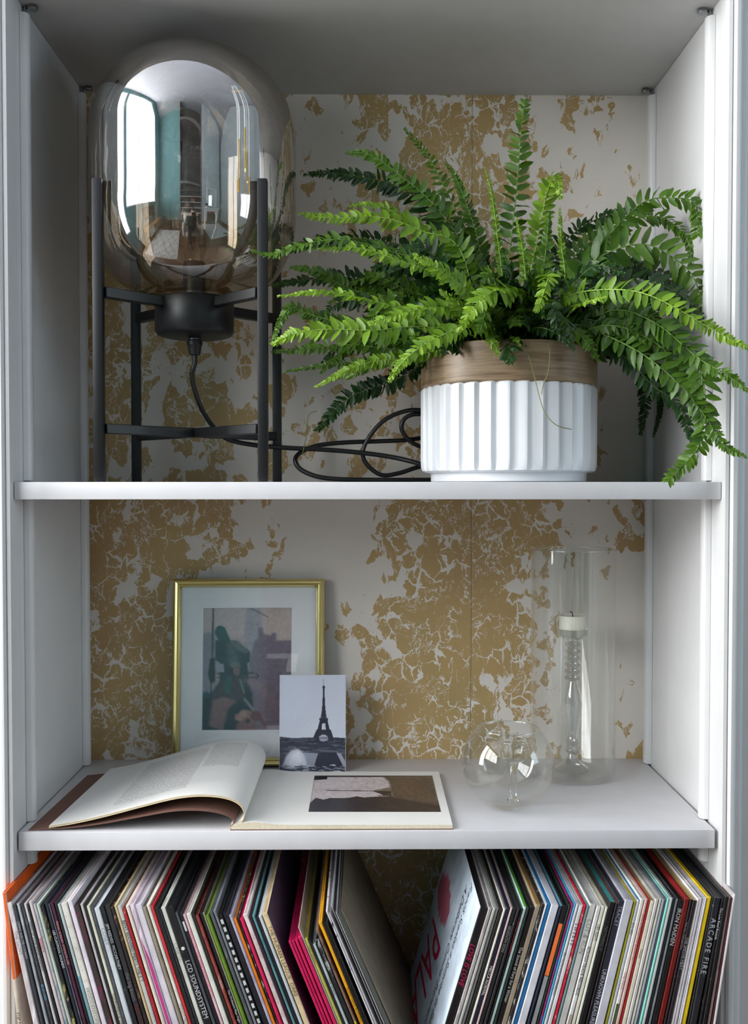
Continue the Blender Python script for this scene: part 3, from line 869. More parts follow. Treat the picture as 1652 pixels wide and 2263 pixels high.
F([(1220, 580, .17), (1290, 500, .19), (1370, 470, .19), (1440, 470, .18)], .019, 'd')
F([(1300, 660, .05), (1400, 620, .03), (1500, 650, .03), (1560, 720, .035)], .022, 'd', face=(0, -1, .4))
F([(1300, 640, .1), (1400, 590, .1), (1480, 620, .1), (1550, 700, .09)], .022, 'd')
F([(1250, 700, .12), (1350, 700, .16), (1410, 780, .2), (1425, 870, .21), (1415, 962, .21)], .019, 'd', face=(0, -1, .1))
F([(1280, 680, .14), (1400, 730, .2), (1450, 820, .23), (1458, 900, .24), (1443, 968, .24)], .012, 'd', face=(0, -1, .1))
F([(1280, 730, .06), (1380, 790, .04), (1440, 850, .03), (1500, 900, .02), (1540, 1000, .01)], .016, 'd')
F([(1330, 720, .0), (1450, 760, -.02), (1530, 860, -.03), (1590, 960, -.05)], .012, 'm')
F([(1260, 690, -.0), (1290, 670, -.05), (1340, 655, -.07)], .008, 'b', start=.5)
# crown filler: shorter fronds all round
frr = random.Random(21)
for k in range(110):
    a = frr.uniform(0, 2 * math.pi); el = frr.uniform(.1, 1.15); ln = frr.uniform(.10, .20)
    dx, dy = math.cos(a), math.sin(a) * .75
    b0 = Vector((PX + dx * .05, PY + dy * .05, .164))
    p1 = b0 + Vector((dx * math.cos(el), dy * math.cos(el), math.sin(el) * 1.1)) * ln * .5
    p2 = b0 + Vector((dx * math.cos(el) * 1.0, dy * math.cos(el), math.sin(el) * 0.85)) * ln * .95 
    p3 = p2 + Vector((dx * .05, dy * .05, -0.012 - .03 * (1 - el)))
    pts = [b0, p1, p2, p3]
    for v in pts:
        v.y = min(max(v.y, -0.035), YB - .015); v.x = min(v.x, XR - .02)
    frond(pts, frr.uniform(.016, .023), frr.choice('ddddmm'), face=(frr.uniform(-.9, .9), -1, frr.uniform(-.4, 1.2)), start=.08)
# thin dry runners hanging over the pot
run = plain('runner', (120, 122, 60), 0.7)
for r_ in ([(1160, 752, 0.02), (1166, 780, .004), (1180, 830, .002), (1192, 880, .002), (1205, 915, .0), (1230, 940, .0), (1262, 949, .004)],
           [(1205, 750, .02), (1214, 775, .004), (1211, 820, .003), (1200, 850, .002), (1196, 872, .002)],
           [(1075, 752, .02), (1082, 770, .004), (1086, 798, .004)],
           [(700, 908, .2), (684, 914, .2), (679, 930, .2), (676, 965, .2), (668, 1004, .2)]):
    tube('runner', catmull([P(*a) for a in r_], 5), 0.00055, run, fern, 4)

# ================================================================== flat prints, rasterised from shapes
def canvas(W, H, top, bot):
    t = np.linspace(0, 1, H)[:, None, None]
    return (np.array(top, float) * (1 - t) + np.array(bot, float) * t) / 255.0 * np.ones((H, W, 1))
def fillp(a, poly, col, alpha=1.0, soft=0):
    """fill polygon given in 0..1 coordinates (x right, y down)"""
    H, W, _ = a.shape
    ys, xs = np.mgrid[0:H, 0:W]; xs = (xs + .5) / W; ys = (ys + .5) / H
    ins = np.zeros((H, W), bool); n = len(poly)
    for i in range(n):
        x0, y0 = poly[i]; x1, y1 = poly[(i + 1) % n]
        if y0 == y1: continue
        c = (ys < max(y0, y1)) & (ys >= min(y0, y1))
        xi = x0 + (ys - y0) / (y1 - y0) * (x1 - x0)
        ins ^= c & (xs < xi)
    m = ins.astype(float) * alpha
    if soft: m = blur(m, soft)
    a[:] = a * (1 - m[..., None]) + np.array(col) / 255.0 * m[..., None]
def blur(m, r):
    for _ in range(2):
        for ax in (0, 1):
            k = np.zeros_like(m)
            for d in range(-r, r + 1): k += np.roll(m, d, ax)
            m = k / (2 * r + 1)
    return m
def line(a, p, q, w, col, alpha=1.0):
    H, W, _ = a.shape
    dx, dy = (q[0] - p[0]), (q[1] - p[1]); asp = H / W
    L = math.hypot(dx, dy * asp) + 1e-9; nx, ny = -dy * asp / L * w / 2, dx / L * w / 2 / asp
    fillp(a, [(p[0] + nx, p[1] + ny), (q[0] + nx, q[1] + ny), (q[0] - nx, q[1] - ny), (p[0] - nx, p[1] - ny)], col, alpha)
def ell(a, cx, cy, rx, ry, col, alpha=1.0, soft=0):
    fillp(a, [(cx + rx * math.cos(t), cy + ry * math.sin(t)) for t in np.linspace(0, 2 * math.pi, 28)[:-1]], col, alpha, soft)
def grain(a, s, seed, r=0):
    g = np.random.RandomState(seed).randn(*a.shape[:2])
    if r: g = blur(g, r); g /= g.std()
    a += g[..., None] * s

# ================================================================== GOLD-FRAMED PICTURE leaning on the wall
gold = plain('polished_brass', (228, 214, 150), 0.24, metal=1.0, var=0.04, scale=15)
fy0, fy1 = 0.2905, 0.3175          # bottom / top depth of the picture face
BLp = P(379, 1697, fy0); TLp = P(381, 1279, fy1); TRp = P(714, 1280, fy1); BRp = P(712, 1697, fy0)
FO = Vector((BLp.x, fy0, Z2 + 0.0008)); FW = (TRp - TLp).length
up = Vector((0, fy1 - fy0, TLp.z - FO.z)); FH = up.length; up.normalize()
ux = Vector((1, 0, 0)); nrm = ux.cross(up)          # points towards the viewer
if nrm.y > 0: nrm = -nrm
pic = empty('framed_picture', (FO.x + FW / 2, fy0 + 0.008, Z2), 'tall gold-framed colour photograph with white mount leaning on the papered wall', 'picture')
def fp(u, v, d): return FO + ux * u + up * v + nrm * d
fw, ft = 0.0135, 0.0125
def rail(a, b, ia, ib, name='frame_rail'):
    """mitred rounded rail between outer corners a,b and inner corners ia,ib (u,v)"""
    bm = bmesh.new(); prof2 = [(0, -ft * .25), (0, ft * .55), (.12, ft * .8), (.32, ft), (.5, ft * .88), (.58, ft * .78), (.72, ft * .86), (.86, ft * .7), (1, ft * .35), (1, -ft * .25)]
    lo = [bm.verts.new(fp(a[0] + (ia[0] - a[0]) * t, a[1] + (ia[1] - a[1]) * t, d)) for t, d in prof2]
    hi = [bm.verts.new(fp(b[0] + (ib[0] - b[0]) * t, b[1] + (ib[1] - b[1]) * t, d)) for t, d in prof2]
    n = len(lo)
    for i in range(n): bm.faces.new((lo[i], lo[(i + 1) % n], hi[(i + 1) % n], hi[i]))
    bm.faces.new(lo); bm.faces.new(hi[::-1])
    return from_bm(name, bm, gold, pic, smooth=50)
g = 0.00012
co = [(0, 0), (FW, 0), (FW, FH), (0, FH)]; ci = [(fw, fw), (FW - fw, fw), (FW - fw, FH - fw), (fw, FH - fw)]
for i in range(4):
    j = (i + 1) % 4
    dx = (co[j][0] - co[i][0]); dy = (co[j][1] - co[i][1]); l = math.hypot(dx, dy); ex, ey = dx / l * g, dy / l * g
    rail((co[i][0] + ex, co[i][1] + ey), (co[j][0] - ex, co[j][1] - ey), (ci[i][0] + ex, ci[i][1] + ey), (ci[j][0] - ex, ci[j][1] - ey))
def slab(name, u0, u1, v0, v1, d0, d1, mat, parent):
    bm = bmesh.new(); vs = [bm.verts.new(fp(u, v, d)) for d in (d0, d1) for u, v in ((u0, v0), (u1, v0), (u1, v1), (u0, v1))]
    bm.faces.new(vs[:4]); bm.faces.new(vs[4:])
    for i in range(4): bm.faces.new((vs[i], vs[(i + 1) % 4], vs[4 + (i + 1) % 4], vs[4 + i]))
    return from_bm(name, bm, mat, parent)
slab('backing', fw * .8, FW - fw * .8, fw * .8, FH - fw * .8, -0.003, 0.0008, plain('grey_board', (120, 118, 112), .8), pic)
# mount with a window
pu0, pu1 = (447 - 383) / 331 * FW, (643 - 383) / 331 * FW
pv1, pv0 = FH * (1 - (1343 - 1278) / 420), FH * (1 - (1620 - 1278) / 420)
bm = bmesh.new(); d1 = 0.0032
O4 = [(fw * .9, fw * .9), (FW - fw * .9, fw * .9), (FW - fw * .9, FH - fw * .9), (fw * .9, FH - fw * .9)]; I4 = [(pu0, pv0), (pu1, pv0), (pu1, pv1), (pu0, pv1)]
I5 = [(pu0 + .0012, pv0 + .0012), (pu1 - .0012, pv0 + .0012), (pu1 - .0012, pv1 - .0012), (pu0 + .0012, pv1 - .0012)]
vo = [bm.verts.new(fp(u, v, d1)) for u, v in O4]; vi = [bm.verts.new(fp(u, v, d1)) for u, v in I4]; vb = [bm.verts.new(fp(u, v, d1 - .0014)) for u, v in I5]; vz = [bm.verts.new(fp(u, v, 0.0009)) for u, v in O4]
for i in range(4):
    j = (i + 1) % 4
    bm.faces.new((vo[i], vo[j], vi[j], vi[i])); bm.faces.new((vi[i], vi[j], vb[j], vb[i])); bm.faces.new((vo[i], vz[i], vz[j], vo[j]))
from_bm('mount', bm, plain('mount_card', (242, 245, 247), 0.7, var=0.015), pic)
# the colour photograph: hazy skyline, rooftop machinery, seated person and a soft toy
a = canvas(196, 277, (198, 184, 186), (150, 130, 140))
fillp(a, [(0, 0), (1, 0), (1, .28), (0, .22)], (208, 190, 188), .8, 6)
ell(a, .9, .12, .2, .2, (214, 194, 180), .7, 8)
fillp(a, [(.0, .22), (.10, .2), (.16, .2), (.16, 1), (0, 1)], (132, 140, 158), .85, 2)
fillp(a, [(.49, .0), (.64, .0), (.66, .1), (.67, .2), (.70, .6), (.46, .6), (.47, .2), (.48, .06)], (160, 158, 180), .75, 2)
fillp(a, [(.62, .17), (.67, .17), (.68, .22), (.77, .23), (.77, .21), (.82, .21), (.82, .27), (1, .27), (1, 1), (.5, 1), (.52, .45), (.58, .28), (.62, .26)], (124, 110, 134), .9, 1)
for yy in np.linspace(.3, .62, 26):
    line(a, (.6, yy), (.99, yy + .003), .004, (104, 92, 120), .35)
for xx in np.linspace(.6, .98, 22):
    line(a, (xx, .29), (xx, .62), .004, (104, 92, 120), .3)
line(a, (.51, .0), (.73, .083), .007, (70, 60, 70))
# pole with box
line(a, (.12, .0), (.115, .45), .018, (70, 66, 76)); fillp(a, [(.09, .42), (.14, .41), (.15, .6), (.10, .62), (.07, .55)], (34, 52, 64)); line(a, (.10, .6), (.11, .78), .012, (34, 60, 70))
# vent cowl and tank
ell(a, .20, .20, .06, .05, (28, 84, 92)); fillp(a, [(.15, .18), (.25, .165), (.33, .30), (.22, .32), (.16, .24)], (30, 88, 94))
fillp(a, [(.15, .27), (.36, .27), (.53, .36), (.53, .44), (.50, .455), (.52, .60), (.20, .60), (.20, .45), (.15, .43)], (34, 66, 78))
fillp(a, [(.30, .27), (.40, .275), (.52, .36), (.50, .38), (.40, .36)], (92, 110, 116), .9, 1)
fillp(a, [(.26, .28), (.34, .29), (.42, .44), (.30, .5)], (128, 128, 138), .5, 6)
fillp(a, [(.16, .455), (.24, .46), (.25, .53), (.16, .525)], (150, 160, 176))
for s_ in ((.17, .54, .58, .535), (.17, .57, .60, .57), (.60, .535, .63, .56), (.63, .56, .60, .58)): line(a, s_[:2], s_[2:], .012, (36, 50, 60))
# dark lower mass
fillp(a, [(0, .72), (.12, .69), (.2, .6), (.5, .6), (.56, .7), (.58, 1), (0, 1)], (24, 46, 62), .95, 2)
fillp(a, [(.0, .7), (.06, .68), (.10, .72), (.0, .75)], (36, 84, 92), .9, 1)
# seated person
ell(a, .37, .50, .065, .055, (58, 46, 52)); ell(a, .37, .47, .06, .025, (96, 120, 120)); ell(a, .385, .515, .04, .04, (120, 98, 100))
fillp(a, [(.30, .54), (.42, .56), (.48, .64), (.49, .73), (.38, .76), (.30, .72), (.17, .72), (.10, .76), (.12, .71), (.22, .62)], (70, 62, 76))
fillp(a, [(.28, .56), (.34, .56), (.33, .70), (.26, .70), (.24, .64)], (30, 98, 92), .9, 1); fillp(a, [(.42, .58), (.48, .63), (.49, .70), (.45, .66)], (32, 96, 92), .9)
fillp(a, [(.12, .75), (.24, .72), (.40, .76), (.30, .82), (.24, 1.0), (.08, .96), (.10, .84)], (150, 106, 108), .9, 2)
line(a, (.42, .58), (.47, .70), .012, (160, 150, 150)); line(a, (.47, .74), (.58, .84), .03, (132, 132, 138)); line(a, (.60, .84), (.74, 1.0), .03, (120, 84, 90))
fillp(a, [(.44, .56), (.62, .6), (.78, .7), (.8, .8), (.6, .66), (.46, .6)], (170, 136, 142), .55, 6)
fillp(a, [(.70, .6), (.9, .75), (.9, 1), (.66, 1)], (130, 92, 104), .35, 8)
# soft toy
for e in ((.50, .90, .09, .07, (168, 120, 110)), (.46, .86, .04, .03, (184, 140, 128)), (.41, .89, .045, .03, (182, 132, 120)), (.60, .88, .06, .04, (120, 62, 64)), (.50, .97, .12, .06, (140, 92, 96)), (.51, .92, .025, .02, (60, 60, 76))):
    ell(a, *e[:4], e[4], .95, 1)
for k in range(3): a[..., k] = blur(a[..., k], 1)
gy = a.mean(axis=2, keepdims=True); a[:] = gy * .25 + a * .75; a[:] = a * .92 + .03
grain(a, .012, 3); grain(a, .012, 4, 2)
photo_m = attr_mat('colour_photo', 0.5)
print_mesh('photograph', a, fp(pu0, pv1, 0.0012), ux * (pu1 - pu0), up * (pv1 - pv0), photo_m, pic)
bm = bmesh.new(); bm.faces.new([bm.verts.new(fp(u, v, .0046)) for u, v in ((fw * .9, fw * .9), (FW - fw * .9, fw * .9), (FW - fw * .9, FH - fw * .9), (fw * .9, FH - fw * .9))])
from_bm('glass_pane', bm, thin_glass('picture_glass', (1, 1, 1), 1.0, 0.03), pic)

# ================================================================== BLACK-AND-WHITE PHOTO BLOCK in front of it
cy0, cy1 = 0.2555, 0.2705
cbl = P(615, 1706, cy0); ctl = P(619, 1492, cy1); ctr = P(765, 1494, cy1)
CO = Vector((cbl.x + .001, cy0, Z2 + 0.0006)); CW = (ctr - ctl).length; cup = Vector((0, cy1 - cy0, ctl.z - CO.z)); CH = cup.length; cup.normalize()
cn = Vector((0, -cup.z, cup.y))
blk = empty('photo_block', (CO.x + CW / 2, cy0, Z2), 'small black-and-white photo block of an iron lattice tower, propped before the gold frame', 'picture')
def cp_(u, v, d): return CO + ux * u + cup * v + cn * d
bm = bmesh.new(); vs = [bm.verts.new(cp_(u, v, d)) for d in (-.0045, 0) for u, v in ((0, 0), (CW, 0), (CW, CH), (0, CH))]
bm.faces.new(vs[:4]); bm.faces.new(vs[4:])
for i in range(4): bm.faces.new((vs[i], vs[(i + 1) % 4], vs[4 + (i + 1) % 4], vs[4 + i]))
from_bm('block', bm, plain('white_edge', (225, 226, 228), .5), blk)
W, H = 150, 220
a = canvas(W, H, (196, 200, 212), (214, 216, 224))
ell(a, .15, .2, .3, .3, (208, 214, 226), .6, 10)
# ground
fillp(a, [(0, .635), (.06, .64), (.2, .65), (.5, .645), (.8, .645), (1, .65), (1, 1), (0, 1)], (58, 60, 72))
rs = np.random.RandomState(5)
for k in range(60):
    ell(a, rs.rand(), .655 + rs.rand() * .05, .03, .012, [(34, 36, 46), (26, 28, 38), (62, 64, 76)][k % 3], .9)
fillp(a, [(0, .70), (1, .70), (1, .77), (0, .79)], (40, 42, 54), .9, 1)
for k in range(46):
    x = rs.rand(); y = .71 + rs.rand() * .1; line(a, (x, y), (x + .1 + rs.rand() * .1, y + rs.uniform(-.01, .01)), .006, [(120, 124, 138), (26, 28, 38), (90, 92, 104)][k % 3], .8)
fillp(a, [(.62, .80), (.88, .80), (1, .96), (.52, .95)], (34, 36, 48)); fillp(a, [(.38, .80), (.60, .81), (.54, .95), (.24, .95), (.3, .84)], (132, 136, 150))
fillp(a, [(.86, .80), (.93, .81), (1.0, .9), (1, .99)], (150, 150, 162)); line(a, (.60, .80), (.52, .97), .02, (30, 32, 42))
# fountain spray
fillp(a, [(.04, .95), (.10, .84), (.18, .775), (.28, .76), (.36, .80), (.40, .88), (.42, .95), (.2, .97)], (206, 208, 216), .95, 2)
fillp(a, [(.12, .93), (.2, .82), (.3, .78), (.34, .88), (.26, .95)], (228, 230, 236), .8, 2)
for k in range(90):
    x = rs.rand(); y = .93 + rs.rand() * .07; line(a, (x, y), (x + .08, y + rs.uniform(-.004, .012)), .012, [(140, 142, 152), (18, 20, 28), (40, 42, 52), (200, 202, 208)][k % 4], .8)
# the tower
dk = (34, 36, 46)
line(a, (.665, .04), (.665, .12), .008, (90, 94, 108)); ell(a, .667, .125, .022, .016, dk); fillp(a, [(.65, .12), (.684, .12), (.682, .17), (.652, .17)], dk)
def half(y): return np.interp(y, [.17, .30, .40, .455, .56, .60, .645], [.012, .020, .034, .052, .088, .112, .15])
for y in np.arange(.17, .455, .0022):
    h = half(y); 
    line(a, (.667 - h, y), (.667 - h + .012, y), .012, dk); line(a, (.667 + h - .012, y), (.667 + h, y), .012, dk)
for k, y in enumerate(np.arange(.17, .44, .014)):
    h = half(y); h2 = half(y + .014)
    line(a, (.667 - h, y), (.667 + h2, y + .014), .009, dk); line(a, (.667 + h, y), (.667 - h2, y + .014), .009, dk); line(a, (.667 - h, y), (.667 + h, y), .009, dk)
fillp(a, [(.60, .445), (.735, .445), (.73, .475), (.605, .475)], dk)
fillp(a, [(.612, .455), (.722, .455), (.76, .57), (.70, .57), (.692, .50), (.645, .50), (.635, .57), (.572, .57)], dk)
fillp(a, [(.56, .565), (.775, .565), (.82, .66), (.742, .66), (.73, .64), (.70, .622), (.667, .616), (.63, .622), (.6, .64), (.585, .66), (.50, .66)], dk)
ell(a, .667, .655, .07, .032, (150, 154, 168), .9); line(a, (.6, .65), (.735, .65), .02, (70, 72, 84))
grain(a, .012, 9)
for k in range(3): a[..., k] *= (1.0, 1.01, 1.04)[k]
print_mesh('photo_print', np.clip(a, 0, 1) ** .8, cp_(.0006, CH - .0006, .0003), ux * (CW - .0012), cup * (CH - .0012), attr_mat('mono_photo', 0.35), blk)

# ================================================================== OPEN BOOK
book = empty('open_book', (-0.15, 0.12, Z2), 'open landscape art book with curled left pages and brown cover flap', 'book')
paper = plain('page_paper', (232, 231, 226), 0.65, var=0.01, scale=30)
edgep = plain('page_edges', (222, 210, 184), 0.8, var=0.08, scale=300)
brown = plain('brown_cover', (118, 84, 72), 0.75, var=0.05, scale=40)
bx0, bx1, by0, by1 = -0.1655, 0.1105, 0.004, 0.238
zb = Z2
# right-hand block: rounded cover corner, page block, slight swell near the spine
def sheet(name, prof, y0, y1, mats, th, ny=24, parent=book, skew=None, uv=False):
    """surface swept along y from a profile (x,z) list; prof may be function of t (0 front..1 back)"""
    vs = []; fs = []; tt = np.linspace(0, 1, ny); n = None
    for t in tt:
        pr = prof(t) if callable(prof) else prof
        n = len(pr)
        for (x, z) in pr: vs.append((x, y0 + (y1 - y0) * t + (skew(x, t) if skew else 0), z))
    for i in range(ny - 1):
        for k in range(n - 1): fs.append((i * n + k, i * n + k + 1, (i + 1) * n + k + 1, (i + 1) * n + k))
    nt_ = len(fs); nv = len(vs)
    # thickness: offset along the profile normal, downwards side
    low = []
    for i, t in enumerate(tt):
        pr = prof(t) if callable(prof) else prof
        for k in range(n):
            a0 = pr[max(0, k - 1)]; a1 = pr[min(n - 1, k + 1)]
            dx, dz = a1[0] - a0[0], a1[1] - a0[1]; l = math.hypot(dx, dz) + 1e-9
            low.append((vs[i * n + k][0] - (-dz / l) * th * SGN, vs[i * n + k][1], vs[i * n + k][2] - (dx / l) * th * SGN))
    vs += low
    for i in range(ny - 1):
        for k in range(n - 1):
            a_ = nv + i * n + k; fs.append((a_, a_ + n, a_ + n + 1, a_ + 1))
    for i in range(ny - 1):
        fs.append((i * n, (i + 1) * n, nv + (i + 1) * n, nv + i * n)); k = n - 1
        fs.append((i * n + k, nv + i * n + k, nv + (i + 1) * n + k, (i + 1) * n + k))
    for k in range(n - 1):
        fs.append((k, nv + k, nv + k + 1, k + 1)); i = (ny - 1) * n
        fs.append((i + k, i + k + 1, nv + i + k + 1, nv + i + k))
    me = bpy.data.meshes.new(name); me.from_pydata(vs, [], fs)
    setmat(me, mats)
    me.polygons.foreach_set('material_index', [0 if j < 2 * nt_ else (1 if len(mats) > 1 else 0) for j in range(len(fs))])
    if uv:
        layer = me.attributes.new('page', 'FLOAT_VECTOR', 'POINT')
        dat = []
        for i in range(ny):
            for k in range(n): dat += [k / (n - 1), tt[i], 0]
        dat += dat
        layer.data.foreach_set('vector', dat)
    bm = bmesh.new(); bm.from_mesh(me); bmesh.ops.recalc_face_normals(bm, faces=bm.faces); bm.to_mesh(me); bm.free()
    shade(me, 50)
    return link(name, me, parent)
SGN = 1
boxobj('back_cover', bx0, bx1 + .0005, by0 - .0006, by1 + .0006, zb + .0003, zb + .0011, brown, book)
xs = np.linspace(bx0 + .001, bx1, 40)
def rp(t): return [(x, zb + .0068 + .0035 * math.exp(-((x - bx0 - .028) / .022) ** 2) - .0010 * (x - bx0) / .27) for x in xs]
bm = bmesh.new()
rows = []
for yy in (by0, by1):
    lo = [bm.verts.new((x, yy, zb + .0012)) for x, z in rp(0)]; hi = [bm.verts.new((x, yy, z)) for x, z in rp(0)]
    rows.append((lo, hi))
for k in range(39):
    for (p, q) in ((rows[0][0], rows[0][1]), (rows[1][0], rows[1][1])): bm.faces.new((p[k], p[k + 1], q[k + 1], q[k]))
    f = bm.faces.new((rows[0][1][k], rows[0][1][k + 1], rows[1][1][k + 1], rows[1][1][k])); f.material_index = 1
    bm.faces.new((rows[0][0][k], rows[1][0][k], rows[1][0][k + 1], rows[0][0][k + 1]))
for k in (0, 39): bm.faces.new((rows[0][0][k], rows[0][1][k], rows[1][1][k], rows[1][0][k]))
blk_r = from_bm('page_block', bm, [edgep, paper], book, smooth=30)
# printed landscape photograph on the right-hand page
a = canvas(260, 130, (216, 204, 204), (206, 192, 192))
fillp(a, [(0, 0), (.62, 0), (.62, .045), (.11, .05), (.11, .12), (0, .14)], (26, 20, 22)); fillp(a, [(.1, 0), (1, 0), (1, .04), (.1, .045)], (40, 30, 26))
fillp(a, [(.0, .37), (.5, .35), (.5, .41), (0, .42)], (190, 176, 176), .7, 4)
for k in range(14):
    x = .35 + .25 * rs.rand(); y = .06 + .2 * rs.rand(); line(a, (x, y), (x + rs.uniform(-.05, .05), y + rs.uniform(-.08, .08)), .003, (130, 116, 116), .7)
line(a, (.11, .44), (.49, .455), .009, (46, 38, 38)); fillp(a, [(.49, .44), (.63, .35), (.64, .5), (.5, .47)], (130, 116, 104))
fillp(a, [(.48, .45), (.64, .46), (.64, .6), (.52, .58), (.57, .56)], (56, 44, 40))
fillp(a, [(0, .78), (.04, .64), (.07, .66), (.1, .69), (.16, .64), (.2, .65), (.3, .64), (.36, .6), (.42, .63), (.55, .6), (.64, .6), (.8, .68), (1, .7), (1, 1), (0, 1)], (48, 38, 36))
fillp(a, [(0, .85), (.3, .72), (.5, .8), (.5, 1), (0, 1)], (40, 34, 40), .8, 6)
fillp(a, [(.585, .04), (1, .04), (1, .85), (.8, .72), (.64, .62), (.63, .2)], (88, 72, 58), 1, 2); fillp(a, [(.66, .06), (.82, .06), (.84, .55), (.68, .5)], (112, 90, 66), .6, 8); fillp(a, [(.78, .1), (.9, .1), (.92, .6), (.8, .6)], (96, 66, 48), .5, 8)
grain(a, .02, 11); grain(a, .02, 12, 2)
def page_pt(px, py):
    # intersection of the photo ray with the right page plane
    d = CAM_ROT.to_3x3() @ Vector(((px - CX) / FPX, -(py - CY) / FPX, -1.0)); zz = zb + .0066
    return CAM + d * ((zz - CAM.z) / d.z)
q0, q1, q2 = page_pt(697, 1714), page_pt(955, 1714), page_pt(687, 1794)
pm = print_mesh('plate', a, (q0.x - .0015, q0.y, 0), ((q1.x - q0.x) + .0015, 0, 0), (0, q0.y - q2.y, 0), attr_mat('book_plate', 0.35), book)
pm.data.transform(Matrix.Translation(-Vector((0, 0, 0))))
zz_ = lambda x: zb + .0068 + .0035 * math.exp(-((x - bx0 - .028) / .022) ** 2) - .0010 * (x - bx0) / .27 + .0002
for v in pm.data.vertices:
    v.co.z = zz_(v.co.x + book.location.x) - book.location.z
cap = page_pt(682, 1825)
text_mesh('caption', 'THE POOL AT DUSK, THE OLD BRIDGE', 0.0026, (cap.x, cap.y, zz_(cap.x) + .0001), (1, 0, 0), (0, 1, 0), plain('caption_ink', (150, 150, 150), .8), book)
# left-hand leaves: rise from the spine, roll over and fall to the left
SP = [(-.1605, .0075), (-.1535, .0095), (-.1490, .0150), (-.1478, .0220), (-.1510, .0300), (-.1590, .0368), (-.1720, .0415), (-.1900, .0440), (-.2120, .0440), (-.2400, .0400), (-.2800, .0300), (-.3200, .0195), (-.3580, .0110), (-.3900, .0058)]
SP2 = [(-.1600, .0075), (-.1520, .0120), (-.1462, .0200), (-.1440, .0290), (-.1475, .0390), (-.1560, .0465), (-.1690, .0510), (-.1850, .0530), (-.2060, .0520), (-.2330, .0470), (-.2700, .0365), (-.3060, .0260), (-.3400, .0175), (-.3720, .0115)]
def leafprof(off):
    def f(t):
        pr = [Vector((SP[i][0] * (1 - t) + SP2[i][0] * t, 0, zb + (SP[i][1] * (1 - t) + SP2[i][1] * t) - off)) for i in range(len(SP))]
        cc = catmull(pr, 4); return [(p.x, p.z) for p in cc]
    return f
SGN = -1
def text_page():
    m, nt, b = new_mat('text_page')
    at = N(nt, 'ShaderNodeAttribute', attribute_name='page')
    sp = N(nt, 'ShaderNodeSeparateXYZ'); nt.links.new(at.outputs['Vector'], sp.inputs[0])
    def band(src, lo, hi):
        a1 = N(nt, 'ShaderNodeMath', operation='GREATER_THAN'); a1.inputs[1].default_value = lo; nt.links.new(src, a1.inputs[0])
        a2 = N(nt, 'ShaderNodeMath', operation='LESS_THAN'); a2.inputs[1].default_value = hi; nt.links.new(src, a2.inputs[0])
        a3 = N(nt, 'ShaderNodeMath', operation='MULTIPLY'); nt.links.new(a1.outputs[0], a3.inputs[0]); nt.links.new(a2.outputs[0], a3.inputs[1]); return a3.outputs[0]
    u, v = sp.outputs['X'], sp.outputs['Y']
    c1 = band(u, .46, .645); c2 = band(u, .66, .85)
    r1 = band(v, .50, .96); r2 = band(v, .14, .90)
    m1 = N(nt, 'ShaderNodeMath', operation='MULTIPLY'); nt.links.new(c1, m1.inputs[0]); nt.links.new(r1, m1.inputs[1])
    m2 = N(nt, 'ShaderNodeMath', operation='MULTIPLY'); nt.links.new(c2, m2.inputs[0]); nt.links.new(r2, m2.inputs[1])
    m3 = N(nt, 'ShaderNodeMath', operation='ADD', use_clamp=True); nt.links.new(m1.outputs[0], m3.inputs[0]); nt.links.new(m2.outputs[0], m3.inputs[1])
    # rows of type
    rw = N(nt, 'ShaderNodeMath', operation='MULTIPLY'); rw.inputs[1].default_value = 88.0; nt.links.new(v, rw.inputs[0])
    fr = N(nt, 'ShaderNodeMath', operation='FRACT'); nt.links.new(rw.outputs[0], fr.inputs[0])
    ln = N(nt, 'ShaderNodeMath', operation='GREATER_THAN'); ln.inputs[1].default_value = .45; nt.links.new(fr.outputs[0], ln.inputs[0])
    mp = N(nt, 'ShaderNodeMapping', inp={'Scale': (260, 88, 1)}); nt.links.new(at.outputs['Vector'], mp.inputs[0])
    no = N(nt, 'ShaderNodeTexNoise', inp={'Scale': 1.0, 'Detail': 1.0}); nt.links.new(mp.outputs[0], no.inputs['Vector'])
    gt = N(nt, 'ShaderNodeMath', operation='GREATER_THAN'); gt.inputs[1].default_value = .46; nt.links.new(no.outputs['Fac'], gt.inputs[0])
    k1 = N(nt, 'ShaderNodeMath', operation='MULTIPLY'); nt.links.new(ln.outputs[0], k1.inputs[0]); nt.links.new(gt.outputs[0], k1.inputs[1])
    k2 = N(nt, 'ShaderNodeMath', operation='MULTIPLY'); nt.links.new(k1.outputs[0], k2.inputs[0]); nt.links.new(m3.outputs[0], k2.inputs[1])
    mx = N(nt, 'ShaderNodeMixRGB', inp={'Color1': (*lin((232, 231, 227)), 1), 'Color2': (*lin((178, 177, 175)), 1)})
    nt.links.new(k2.outputs[0], mx.inputs['Fac']); nt.links.new(mx.outputs[0], b.inputs['Base Color']); b.inputs['Roughness'].default_value = .65
    return m
tp = text_page()
edge2 = plain('leaf_edges', (226, 200, 150), .8)
sheet('leaf_stack', leafprof(0), by0 + .002, by1, [tp, edge2], .0009, uv=True)
sheet('leaf_stack', leafprof(.0016), by0 + .001, by1, [paper, edge2], .0009)
